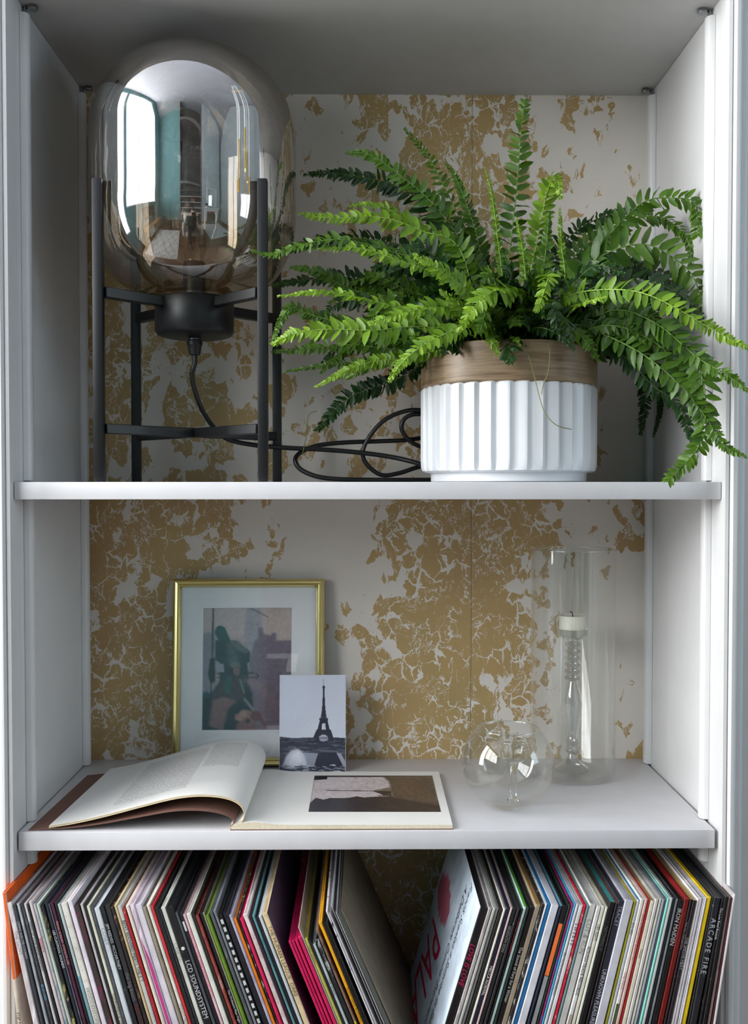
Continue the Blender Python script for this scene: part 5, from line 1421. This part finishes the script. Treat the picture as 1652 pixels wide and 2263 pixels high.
def sleeve(rec, wpx, tilt, group, label, right):
    x, y, _, col, desc, op = rec
    yf = YF + op.get('yoff', 0) + rnd.uniform(-.0006, .0006)
    P0 = P(x, y, yf)
    w = wpx / SC * math.cos(math.radians(tilt))
    if tilt > 0: w = wpx / SC * math.cos(math.radians(tilt))
    t = math.radians(tilt)
    V = Vector((-math.sin(t), 0, math.cos(t))); U = Vector((math.cos(t), 0, math.sin(t)))
    low = P0.z if tilt >= 0 else P0.z + w * math.sin(t)
    L = (low - zbot) / math.cos(t)
    D = 0.309
    O = P0 - V * L                      # bottom-left-front corner
    def W3(u, d, v): return O + U * u + Vector((0, d, 0)) + V * v
    wall = min(.0009, w * .30); bev = min(.0011, w * .3)
    # U-shaped cross-section: closed (rounded) spine in front, open at the back, 2 card walls
    poly = [(bev * .1, bev), (bev * .45, bev * .4), (bev, 0), (w - bev, 0), (w - bev * .45, bev * .4), (w - bev * .1, bev), (w, D), (w - wall, D), (w - wall, .0022), (wall, .0022), (wall, D), (0, D)]
    notch = .0015
    bm = bmesh.new()
    rows = []
    for v in (0, L):
        rows.append([bm.verts.new(W3(u, d, v)) for u, d in poly])
    n = len(poly)
    colf = {}
    for i in range(n):
        f = bm.faces.new((rows[0][i], rows[0][(i + 1) % n], rows[1][(i + 1) % n], rows[1][i]))
        if i == 11: f.material_index = 1      # left cover
        if i == 5: f.material_index = 2       # right cover
    bm.faces.new(rows[0][::-1]); ft_ = bm.faces.new(rows[1]); ft_.material_index = 3
    bmesh.ops.triangulate(bm, faces=[f for f in bm.faces if len(f.verts) > 4])
    base = plastic(col) if op.get('plastic') else (mottled(op['cols']) if 'cols' in op else card_mat(col, .5 if sum(col) < 200 else .25, .38 if sum(col) < 200 else .5))
    cv = op.get('cover', col)
    if 'cols' in op or rnd.random() < .35 and sum(col) > 300: cv = tuple(int(c * .8) for c in col)
    cl = card_mat(op['face_l'], .1) if isinstance(op.get('face_l'), tuple) else (card_mat((206, 220, 234), .02, .35) if op.get('face_l') == 'art' else card_mat(op.get('face', cv), .3))
    cr = card_mat(op['face_r'], .05, .6) if 'face_r' in op else card_mat(op.get('face', cv), .3)
    top = card_mat(op['top'], .2) if 'top' in op else (card_mat(op['face'], .2) if 'face' in op else base)
    o = from_bm('record_sleeve', bm, [base, cl, cr, top], None, smooth=35)
    # put the object's origin at the sleeve's foot
    me = o.data; me.transform(Matrix.Translation(-O)); o.location = O
    tag(o, label, 'record', group)
    if w > .0022:
        bm = bmesh.new(); iw0, iw1 = wall + .00015, w - wall - .00015
        vs = [bm.verts.new(W3(u, d, v)) for v in (.001, L - rnd.uniform(.0015, .006)) for u, d in ((iw0, .004), (iw1, .004), (iw1, D - .004), (iw0, D - .004))]
        bm.faces.new(vs[:4]); bm.faces.new(vs[4:])
        for i in range(4): bm.faces.new((vs[i], vs[(i + 1) % 4], vs[4 + (i + 1) % 4], vs[4 + i]))
        if 'top' in op: im = card_mat(op['top'], .2)
        else: im = innerw if rnd.random() < .45 else innerk
        from_bm('inner_sleeve', bm, im, o)
    e = .00012
    def patch(name, v0, v1, u0, u1, mat, lift=1.0):
        bm = bmesh.new(); vs = [bm.verts.new(W3(u, -e * lift, v)) for u, v in ((u0, v0), (u1, v0), (u1, v1), (u0, v1))]
        vb = [bm.verts.new(W3(u, .0001, v)) for u, v in ((u0, v0), (u1, v0), (u1, v1), (u0, v1))]
        bm.faces.new(vs)
        for i in range(4): bm.faces.new((vs[i], vs[(i + 1) % 4], vb[(i + 1) % 4], vb[i]))
        return from_bm(name, bm, mat, o)
    for b0, b1, bc in op.get('bands', []):
        patch('spine_band', max(.002, L - b1), L - max(b0, .0003), bev * .7, w - bev * .7, card_mat(bc, .25))
    if op.get('rpatch'):
        rl, rcol = op['rpatch']; bm = bmesh.new()
        for u_, q_ in ((w + .00015, .22), (-.00015, .30)):
            bm.faces.new([bm.verts.new(W3(u_, d_, v_)) for d_, v_ in ((.0012, L - rl), (D - .01, L - rl), (D - .01, L - .0002), (.0012, L - .0002))])
        from_bm('orange_panel', bm, card_mat(rcol, .1), o)
    if op.get('grid'):
        gm_ = card_mat((196, 192, 184), 0.0); bm = bmesh.new()
        for k in range(20):
            v0 = L - .016 - k * .0135
            vs = [bm.verts.new(W3(u, -e, v)) for u, v in ((bev, v0), (w - bev, v0), (w - bev, v0 + .0006), (bev, v0 + .0006))]; bm.faces.new(vs)
        from_bm('grid_lines', bm, gm_, o)
    if op.get('film'):
        bm = bmesh.new()
        for k in range(26):
            v0 = L - .012 - k * .0098
            vs = [bm.verts.new(W3(u, -e, v)) for u, v in ((bev, v0), (w - bev, v0), (w - bev, v0 + .0058), (bev, v0 + .0058))]; bm.faces.new(vs)
        from_bm('perforation_marks', bm, card_mat((206, 208, 208), 0.0), o)
    if op.get('wedge'):
        bm = bmesh.new(); vs = [bm.verts.new(W3(u, -e, v)) for u, v in ((bev, L - .04), (w - bev, L - .075), (w - bev, .02), (w * .35, .02))]; bm.faces.new(vs)
        from_bm('magenta_label', bm, card_mat(op['wedge'], .0), o)
    if op.get('dot'):
        vs = [tuple(W3(w * .5 + .0022 * math.cos(a_), -e, L - .053 + .0022 * math.sin(a_))) for a_ in np.linspace(0, 2 * math.pi, 17)[:-1]]
        me = bpy.data.meshes.new('white_dot'); me.from_pydata(vs, [], [tuple(range(16))]); setmat(me, card_mat((226, 226, 226), 0)); link('white_dot', me, o)
    for key in ('text', 'text2'):
        if key in op:
            tx = op[key]; size = min(tx[3], w * 1.02) * 1.08
            text_mesh('spine_lettering', tx[0], size, W3(w * .5, -e * 2.2, L - tx[1]), -V, U, card_mat(tx[2], 0.0), o, shear=.35 if len(tx) > 4 and tx[4] == 'it' else 0, spacing=1.35 if len(tx) > 4 and tx[4] == 'sp' else 1.0)
    if op.get('face_l') == 'art':
        pink = card_mat((214, 28, 78), .0); ink = card_mat((52, 56, 64), .0)
        def on(d, v): return W3(-.0002, d, v)
        # big brushed letters and two lines of handwriting running down the cover, seen edge-on; depth d grows away from the spine
        text_mesh('cover_lettering', 'PALACE', .165, on(.215, L - .128), -V, Vector((0, -1, 0)), pink, o, shear=-.15, bold=.0010, width=.20)
        text_mesh('cover_handwriting', 'Francis Scanlon = Surprise its Easter Liars', .022, on(.080, L - .004), -V, Vector((0, -1, 0)), ink, o, shear=.3, width=.235)
        text_mesh('cover_handwriting', 'A Deliberate Criminal Examination', .022, on(.106, L - .018), -V, Vector((0, -1, 0)), ink, o, shear=.3, width=.20)
        bm = bmesh.new(); rr = random.Random(4)
        for k in range(19):
            d0 = .165 + k * .0070; h0 = .028 + .028 * math.sin(k / 18 * math.pi) + rr.uniform(-.004, .004); c0_ = L - .088 + rr.uniform(-.003, .003)
            vs = [bm.verts.new(on(d0 + a_, c0_ + b_)) for a_, b_ in ((0, -h0 * .5), (.0046, -h0 * .5 + .004), (.0052, h0 * .5), (.0004, h0 * .5 - .003))]; bm.faces.new(vs)
        from_bm('cover_drawing', bm, pink, o)
    return o
def run_group(lst, tiltf, group, right):
    refy = 2040
    xr = []; tl = []
    for r in lst:
        t = r[5].get('tilt'); 
        if t is None: t = tiltf(r[0])
        tl.append(t); xr.append(r[0] + (refy - r[1]) * math.tan(math.radians(t)))
    last = None; cnt = 0
    for i, r in enumerate(lst):
        wpx = r[2] / 1.0
        if i + 1 < len(lst):
            # clearance measured across the sleeves along the reference line
            wpx = min(wpx, (xr[i + 1] - xr[i]) - 0.35)
        wpx = max(wpx, 1.6)
        op = r[5]
        if 'anchor' in op or last is None: lab = r[4]
        if ('anchor' in op or last is None) and len(lab.split()) <= 11: lab += ', right-hand row' if right else ', left-hand row'
        if 'anchor' in op:
            lab_a = lab
            last = op['anchor']; cnt = 0; lab = lab_a
        else:
            cnt += 1; lab = '%s, %s to the right of the %s' % (r[4], ORD[cnt], last)
            if len(lab.split()) > 16: lab = '%s, %s right of %s' % (r[4], ORD[cnt], last)
            if len(lab.split()) > 16: lab = r[4]
        sleeve(r, wpx, tl[i], group, lab, right)
run_group(LEFT, tilt_left, 'record sleeves leaning left on the lowest shelf', False)
run_group(RIGHT, tilt_right, 'record sleeves leaning right on the lowest shelf', True)

# ================================================================== things in the room behind the camera, mirrored in the lamp
def legs4(t, x0, x1, y0, y1, z0, z1, r, mat):
    for x in (x0, x1):
        for y in (y0, y1):
            tube('leg', [Vector((x, y, z0)), Vector((x, y, z1))], r, mat, t, 8)
whitep = plain('white_satin', (232, 234, 236), .45)
oak = wood_mat('oak', (150, 108, 66), (176, 132, 86), (196, 154, 106), 10, 'Y', .5)
dark = plain('dark_grey', (52, 54, 58), .6)
# rugs
def rug(name, x0, x1, y0, y1, label, col, linecol):
    t = boxobj(name, x0, x1, y0, y1, RZ0 + .0005, RZ0 + .012, plain('rug_wool', col, .95, var=.05, scale=200), None, bevel=.004)
    tag(t, label, 'rug')
    bm = bmesh.new(); n = 4
    for k in range(-n, 2 * n):
        for s in (1, -1):
            xa = x0 + (x1 - x0) * k / n; pts = []
            for tt in (0, 1):
                X = xa + s * tt * (x1 - x0) * .9; pts.append((X, y0 + (y1 - y0) * tt))
            # clip to rug
            (ax, ay), (bx_, by_) = pts
            ts = [0, 1]
            for lim in (x0 + .03, x1 - .03):
                if (ax - lim) * (bx_ - lim) < 0: ts.append((lim - ax) / (bx_ - ax))
            ts = sorted(ts)
            for i in range(len(ts) - 1):
                m_ = (ts[i] + ts[i + 1]) / 2; mx_ = ax + (bx_ - ax) * m_
                if x0 + .03 < mx_ < x1 - .03:
                    p = Vector((ax + (bx_ - ax) * ts[i], ay + (by_ - ay) * ts[i], RZ0 + .0123)); q = Vector((ax + (bx_ - ax) * ts[i + 1], ay + (by_ - ay) * ts[i + 1], RZ0 + .0123))
                    d = (q - p).normalized().cross(Vector((0, 0, 1))) * .008
                    bm.faces.new([bm.verts.new(v) for v in (p - d, q - d, q + d, p + d)])
    from_bm('woven_lines', bm, plain('rug_line', linecol, .95), t)
rug('rug', -1.75, -.55, -2.35, -.45, 'pale rug with dark lattice lines on the wood floor by the window wall', (222, 220, 216), (120, 118, 116))
rug('rug', .75, 2.1, -3.0, -1.5, 'pale grey rug on the wood floor before the fireplace', (206, 208, 212), (186, 188, 192))
# chimney breast, fireplace, mirror
cb = boxobj('trim_1', .95, 2.45, RB, RB + .35, RZ0, RZ1, palew); tag(cb, kind='structure')
fpn = empty('fireplace', (1.7, RB + .35, RZ0), 'white fireplace surround with dark grate below the tall mirror', 'fireplace')
y_ = RB + .35
boxobj('pilaster', 1.12, 1.30, y_ + .0005, y_ + .12, RZ0 + .001, RZ0 + .98, whitep, fpn, .006); boxobj('pilaster', 2.10, 2.28, y_ + .0005, y_ + .12, RZ0 + .001, RZ0 + .98, whitep, fpn, .006)
boxobj('lintel', 1.30, 2.10, y_ + .0005, y_ + .10, RZ0 + .76, RZ0 + .98, whitep, fpn, .004); boxobj('mantel', 1.04, 2.36, y_ + .0005, y_ + .22, RZ0 + .981, RZ0 + 1.03, whitep, fpn, .008)
boxobj('inner_slip', 1.301, 1.42, y_ + .0005, y_ + .05, RZ0 + .001, RZ0 + .759, plain('brick_slip', (130, 82, 58), .8, var=.2, scale=20), fpn); boxobj('inner_slip', 1.98, 2.099, y_ + .0005, y_ + .05, RZ0 + .001, RZ0 + .759, plain('brick_slip', (130, 82, 58), .8, var=.2, scale=20), fpn)
boxobj('grate', 1.421, 1.979, y_ + .0005, y_ + .03, RZ0 + .001, RZ0 + .60, plain('soot', (24, 22, 22), .9), fpn); boxobj('inner_slip', 1.421, 1.979, y_ + .0005, y_ + .05, RZ0 + .601, RZ0 + .759, plain('brick_slip', (130, 82, 58), .8, var=.2, scale=20), fpn)
boxobj('hearth', 1.08, 2.32, y_ + .1205, y_ + .5, RZ0 + .0005, RZ0 + .04, plain('slate', (90, 92, 96), .6), fpn)
mir = empty('wall_mirror', (1.7, y_ + .01, RZ0 + 1.2), 'tall white-framed mirror above the fireplace', 'mirror')
bm = bmesh.new(); box(bm, 1.35, 2.05, y_ + .001, y_ + .012, RZ0 + 1.15, RZ0 + 2.35); from_bm('mirror_glass', bm, plain('mirror', (230, 234, 238), .02, metal=1, var=0), mir)
bm = bmesh.new()
for b_ in ((1.29, 1.349, RZ0 + 1.09, RZ0 + 2.41), (2.051, 2.11, RZ0 + 1.09, RZ0 + 2.41), (1.349, 2.051, RZ0 + 1.09, RZ0 + 1.149), (1.349, 2.051, RZ0 + 2.351, RZ0 + 2.41)): box(bm, b_[0], b_[1], y_ + .001, y_ + .035, b_[2], b_[3], .006, 1)
from_bm('mirror_frame', bm, whitep, mir)
# plant on mantel
pp = empty('mantel_plant', (1.25, y_ + .11, RZ0 + 1.0305), 'small leafy plant at the left end of the mantel', 'plant')
link('pot', lathe_mesh('pot', [(0, RZ0 + 1.031), (.05, RZ0 + 1.031), (.065, RZ0 + 1.14), (.06, RZ0 + 1.14), (0, RZ0 + 1.12)], 1.25, y_ + .11, 20, whitep), pp)
for k in range(14):
    a_ = k * 2.4; r_ = .08 + .05 * (k % 3); b0 = Vector((1.25, y_ + .11, RZ0 + 1.13)); p2 = b0 + Vector((math.cos(a_) * r_, math.sin(a_) * r_ * .8, .10 + .05 * (k % 4)))
    bm = bmesh.new(); s_ = Vector((-math.sin(a_), math.cos(a_), 0)) * .022; md = b0.lerp(p2, .6) + Vector((0, 0, .03))
    v4 = [bm.verts.new(v) for v in (b0, md - s_, p2, md + s_)]; bm.faces.new(v4); from_bm('leaf', bm, LEAF['m'], pp)
# alcove shelves with books
av = empty('alcove_shelving', (.2, RB + .14, RZ0), 'tall grey shelving in the recess left of the fireplace', 'bookcase')
gre = plain('grey_shelving', (104, 104, 104), .6)
ax0, ax1 = -.55, .94
boxobj('side', ax0, ax0 + .03, RB + .001, RB + .3, RZ0 + .001, RZ1 - .01, gre, av); boxobj('side', ax1 - .03, ax1, RB + .001, RB + .3, RZ0 + .001, RZ1 - .01, gre, av)
boxobj('backing', ax0 + .03, ax1 - .03, RB + .001, RB + .015, RZ0 + .001, RZ1 - .01, plain('alcove_back', (74, 76, 76), .7), av)
for k in range(7): boxobj('shelf', ax0 + .0302, ax1 - .0302, RB + .0152, RB + .3, RZ0 + .55 + k * .38, RZ0 + .575 + k * .38, whitep if k < 4 else gre, av)
rb = random.Random(3); bcol = [((150, 40, 36), 'red'), ((196, 120, 40), 'orange'), ((60, 70, 90), 'navy'), ((200, 196, 180), 'cream'), ((70, 100, 60), 'green'), ((120, 80, 56), 'brown'), ((40, 40, 42), 'black')]
bx_ = {}
for shelf_k in (1, 2):
    x = ax0 + .1 + .3 * shelf_k
    for k in range(7):
        c_, nm = bcol[(k * 3 + shelf_k) % 7]; w_ = rb.uniform(.03, .055); h_ = rb.uniform(.2, .3); z_0 = RZ0 + .5755 + shelf_k * .38
        t = empty('shelf_book', (x + w_ / 2, RB + .15, z_0), '%s book %s in the alcove shelving behind the photographer' % (nm, 'on the lower book row' if shelf_k == 1 else 'on the upper book row'), 'book', 'books in the alcove')
        boxobj('cover', x, x + w_, RB + .05, RB + .24, z_0 + .0003, z_0 + h_, card_mat(c_, .1), t, .001, 1)
        boxobj('pages', x + .003, x + w_ - .003, RB + .053, RB + .232, z_0 + h_ + .0001, z_0 + h_ + .0012, paper, t)
        x += w_ + .001
# television and sideboard on the window wall
tv = empty('television', (RL + .03, -2.3, -.12), 'black flat television on the teal wall under the window', 'television')
boxobj('screen', RL + .0375, RL + .042, -2.83, -1.77, -.42, .12, plain('tv_glass', (20, 20, 22), .12), tv); boxobj('bezel', RL + .001, RL + .037, -2.85, -1.75, -.44, .14, plain('tv_case', (26, 26, 28), .4), tv, .004)
sbd = empty('sideboard', (RL + .25, -2.2, RZ0), 'low oak sideboard with open shelf below the television', 'sideboard')
boxobj('top', RL + .04, RL + .46, -3.0, -1.4, RZ0 + .46, RZ0 + .49, oak, sbd, .003); boxobj('bottom', RL + .04, RL + .46, -3.0, -1.4, RZ0 + .14, RZ0 + .165, oak, sbd, .003)
for yy in (-3.0, -2.48, -1.94, -1.425): boxobj('upright', RL + .041, RL + .459, yy, yy + .025, RZ0 + .1651, RZ0 + .4599, oak, sbd)
boxobj('door', RL + .440, RL + .459, -1.914, -1.426, RZ0 + .1655, RZ0 + .4595, whitep, sbd); boxobj('door', RL + .440, RL + .459, -2.974, -2.481, RZ0 + .1655, RZ0 + .4595, oak, sbd)
legs4(sbd, RL + .09, RL + .42, -2.9, -1.5, RZ0 + .0005, RZ0 + .14, .016, oak)
# chandelier: long white tubes with brass ends
ch = empty('chandelier', (1.15, -.62, RZ1), 'modern chandelier of slim white tubes with brass tips', 'chandelier')
brass = plain('brass', (214, 168, 70), .25, metal=1, var=.03)
link('ceiling_plate', lathe_mesh('ceiling_plate', [(0, RZ1 - .0005), (.09, RZ1 - .0005), (.09, RZ1 - .02), (.01, RZ1 - .03), (.01, RZ1 - .24), (0, RZ1 - .24)], 1.15, -.62, 24, whitep), ch)
chs = [(-.22, 0, .0), (-.12, .12, .08), (0, -.16, -.04), (.1, .1, .12), (.2, -.04, .02), (.02, .2, -.1), (-.1, -.14, -.12), (.22, .14, .16)]
for i, (dx, dy, dz) in enumerate(chs):
    x, y = 1.15 + dx, -.62 + dy; z1_ = RZ1 - .16 + dz * .5; z0_ = z1_ - .95
    ct = tube('tube', [Vector((x, y, z0_)), Vector((x, y, z1_))], .017, whitep, ch, 14)
    tube('brass_tip', [Vector((x, y, z0_ - .10)), Vector((x, y, z0_ - .0002))], .0185, brass, ct, 14)
    tube('arm', [Vector((1.15, -.62, RZ1 - .22)), Vector((x, y, RZ1 - .22))], .006, brass, ch, 6)
# floor vase with pale leaves (left of the alcove)
# gold mirror beyond the right upright
gmir = empty('gold_framed_mirror', (XR + .115, RF - .012, .62), 'gold frame edge at the top right corner beyond the upright', 'mirror')
o_ = link('gilt_frame', lathe_mesh('gilt_frame', [(.14, 0), (.145, .012), (.152, .020), (.162, .016), (.168, .022), (.176, .014), (.18, 0)], 0, 0, 96, gold, smooth=50), None)
o_.data.transform(Matrix.Rotation(math.pi / 2, 4, 'X')); o_.parent = gmir; o_.location = (.13, 0, .09)
g2 = link('mirror_glass', lathe_mesh('mirror_glass', [(0, .004), (.144, .004)], 0, 0, 64, plain('mirror', (230, 234, 238), .02, metal=1, var=0), smooth=True), None)
g2.data.transform(Matrix.Rotation(math.pi / 2, 4, 'X')); g2.parent = gmir; g2.location = (.13, 0, .09)
# armchair
ac = empty('armchair', (.02, -1.85, RZ0), 'pale upholstered armchair holding the seated photographer', 'chair')
fab = plain('oatmeal_fabric', (196, 190, 182), .9, var=.06, scale=120)
boxobj('seat', -.26, .30, -2.05, -1.50, RZ0 + .24, RZ0 + .40, fab, ac, .04, 3)
b_ = boxobj('backrest', -.30, .34, -2.22, -2.06, RZ0 + .24, RZ0 + .92, fab, ac, .05, 3)
for s in (-1, 1): boxobj('armrest', .02 + s * .34 - .045, .02 + s * .34 + .045, -2.05, -1.55, RZ0 + .24, RZ0 + .60, fab, ac, .035, 3)
legs4(ac, -.22, .26, -2.12, -1.56, RZ0 + .0005, RZ0 + .245, .018, oak)

# ------------------------------------------------------------------ the photographer, seated and leaning in over the camera
def skin_body(name, joints, bones, root, mat, parent, sub=2):
    me = bpy.data.meshes.new(name); names = list(joints)
    me.from_pydata([joints[n][0] for n in names], [], [(names.index(a_), names.index(b_)) for a_, b_ in bones])
    o = bpy.data.objects.new(name, me); COL.objects.link(o)
    md = o.modifiers.new('skin', 'SKIN'); md.use_smooth_shade = True
    for i, n in enumerate(names):
        sv = me.skin_vertices[0].data[i]; r = joints[n][1]
        sv.radius = (r, r) if not isinstance(r, tuple) else r
        sv.use_root = (n == root)
    sd = o.modifiers.new('sub', 'SUBSURF'); sd.levels = sub; sd.render_levels = sub
    dg = bpy.context.evaluated_depsgraph_get(); m2 = bpy.data.meshes.new_from_object(o.evaluated_get(dg))
    bpy.data.objects.remove(o); m2.name = name; m2.materials.clear(); setmat(m2, mat); shade(m2, True)
    return link(name, m2, parent)
per = empty('person', (.02, -1.72, RZ0), 'dark-clothed person seated in the armchair, raising a camera to the face', 'person')
cloth = plain('dark_clothing', (34, 38, 46), .85, var=.1, scale=60); skinm = plain('skin', (206, 158, 134), .55, var=.04)
hair = plain('dark_hair', (30, 24, 22), .6, var=.2, scale=150)
sz = RZ0 + .40
J = {'pel': ((.02, -1.80, sz + .10), (.15, .12)), 'wai': ((.02, -1.74, sz + .28), (.135, .105)), 'che': ((.02, -1.63, sz + .47), (.16, .115)), 'neb': ((.02, -1.535, sz + .60), (.075, .07)), 'nek': ((.015, -1.485, sz + .66), (.052, .052))}
for s, n in ((-1, 'l'), (1, 'r')):
    J['hip' + n] = ((.02 + s * .10, -1.72, sz + .085), .088); J['kne' + n] = ((.02 + s * .15, -1.33, sz + .07), .062); J['ank' + n] = ((.02 + s * .13, -1.24, RZ0 + .10), .045)
    J['sho' + n] = ((.02 + s * .185, -1.59, sz + .545), .062); J['elb' + n] = ((.02 + s * .20, -1.40, sz + .36), .046); J['wri' + n] = ((.0 + s * .075, -1.335, -.055), .030)
bones = [('pel', 'wai'), ('wai', 'che'), ('che', 'neb'), ('neb', 'nek')]
for n in 'lr': bones += [('pel', 'hip' + n), ('hip' + n, 'kne' + n), ('kne' + n, 'ank' + n), ('che', 'sho' + n), ('sho' + n, 'elb' + n), ('elb' + n, 'wri' + n)]
skin_body('body', J, bones, 'pel', cloth, per)
for s, n in ((-1, 'l'), (1, 'r')):
    x = .02 + s * .13
    skin_body('shoe', {'a': ((x, -1.255, RZ0 + .052), (.042, .050)), 'b': ((x + s * .004, -1.18, RZ0 + .042), (.045, .040)), 'c': ((x + s * .01, -1.07, RZ0 + .032), (.036, .030))}, [('a', 'b'), ('b', 'c')], 'a', plain('black_shoe', (24, 24, 26), .4), per)
    # hand with palm, four fingers closed on the camera and a thumb
    w_ = Vector((s * .074, -1.330, -.050)); q = Vector((s * .066, -1.298, -.018))
    H_ = {'w': (tuple(w_), .026), 'p': (tuple(q), (.030, .017))}
    hb = [('w', 'p')]
    for f in range(4):
        z = .022 - f * .015; k0 = 'f%d' % f
        H_[k0 + 'a'] = ((s * .072, -1.278, -.012 + z), .0088); H_[k0 + 'b'] = ((s * (.066 - .002 * f), -1.258, -.010 + z), .0082); H_[k0 + 'c'] = ((s * (.050 + .003 * abs(f - 1)), -1.252, -.010 + z), .0074)
        hb += [('p', k0 + 'a'), (k0 + 'a', k0 + 'b'), (k0 + 'b', k0 + 'c')]
    H_['ta'] = ((s * .052, -1.318, -.036), .010); H_['tb'] = ((s * .034, -1.322, -.026), .0085); hb += [('w', 'ta'), ('ta', 'tb')]
    skin_body('hand', H_, hb, 'w', skinm, per, 1)
# head with face and hair
hx, hy, hz = .012, -1.432, .012
bm = bmesh.new(); bmesh.ops.create_uvsphere(bm, u_segments=32, v_segments=24, radius=1)
for v in bm.verts:
    x, y, z = v.co; 
    w_ = .072 * (1 - .22 * max(0, -z) ** 1.5); v.co = Vector((x * w_, y * .092 * (1 - .12 * max(0, -z)), z * .116))
    if y > 0:  # face side (+Y, towards the shelves)
        v.co.y += .016 * math.exp(-((x / .16) ** 2 + ((z + .12) / .22) ** 2)) - .008 * math.exp(-(((abs(x) - .42) / .16) ** 2 + ((z - .02) / .13) ** 2)) + .004 * math.exp(-((x / .3) ** 2 + ((z + .5) / .08) ** 2))
        if z < -.55: v.co.y += .006
    if abs(x) > .93 and abs(z) < .25: v.co.x *= 1.10
    v.co = Matrix.Rotation(math.radians(-10), 3, 'X') @ v.co + Vector((hx, hy, hz))
from_bm('head', bm, skinm, per, smooth=True)
bm = bmesh.new(); bmesh.ops.create_uvsphere(bm, u_segments=32, v_segments=24, radius=1)
for v in bm.verts:
    x, y, z = v.co; k = 1.0
    v.co = Vector((x * .080, y * .099 - .008, z * .120 + .008))
    if y > .35 and z < .45: v.co.y = min(v.co.y, .03)
    if z < -.4: v.co.x *= .9
    v.co = Matrix.Rotation(math.radians(-10), 3, 'X') @ v.co + Vector((hx, hy, hz))
from_bm('hair', bm, hair, per, smooth=True)
for s in (-1, 1):
    bm = bmesh.new(); bmesh.ops.create_uvsphere(bm, u_segments=12, v_segments=8, radius=.010)
    for v in bm.verts: v.co += Vector((hx + s * .030, hy + .077, hz + .002))
    from_bm('eye', bm, plain('eye_white', (220, 218, 214), .3), per, smooth=True)
    bm = bmesh.new(); bmesh.ops.create_uvsphere(bm, u_segments=12, v_segments=8, radius=1)
    for v in bm.verts: v.co = Vector((v.co.x * .006, v.co.y * .016, v.co.z * .030)) + Vector((hx + s * .074, hy - .008, hz - .008))
    from_bm('ear', bm, skinm, per, smooth=True)
cm = empty('photo_camera', (0, -1.285, -.005), 'black and silver camera held up by the seated person', 'camera')
boxobj('camera_body', -.056, .056, -1.318, -1.283, -.040, .030, dark, cm, .005); boxobj('top_plate', -.055, .055, -1.317, -1.284, .0302, .040, steel, cm, .003)
vs, fs = tube_data([Vector((0, -1.2828, -.005)), Vector((0, -1.275, -.005)), Vector((0, -1.262, -.005)), Vector((0, -1.256, -.005))], lambda t: .030 - .003 * t, 28)
me = bpy.data.meshes.new('lens'); me.from_pydata(vs, [], fs); setmat(me, plain('lens_black', (22, 22, 24), .3)); shade(me, 40); link('lens', me, cm)

bpy.context.view_layer.update()
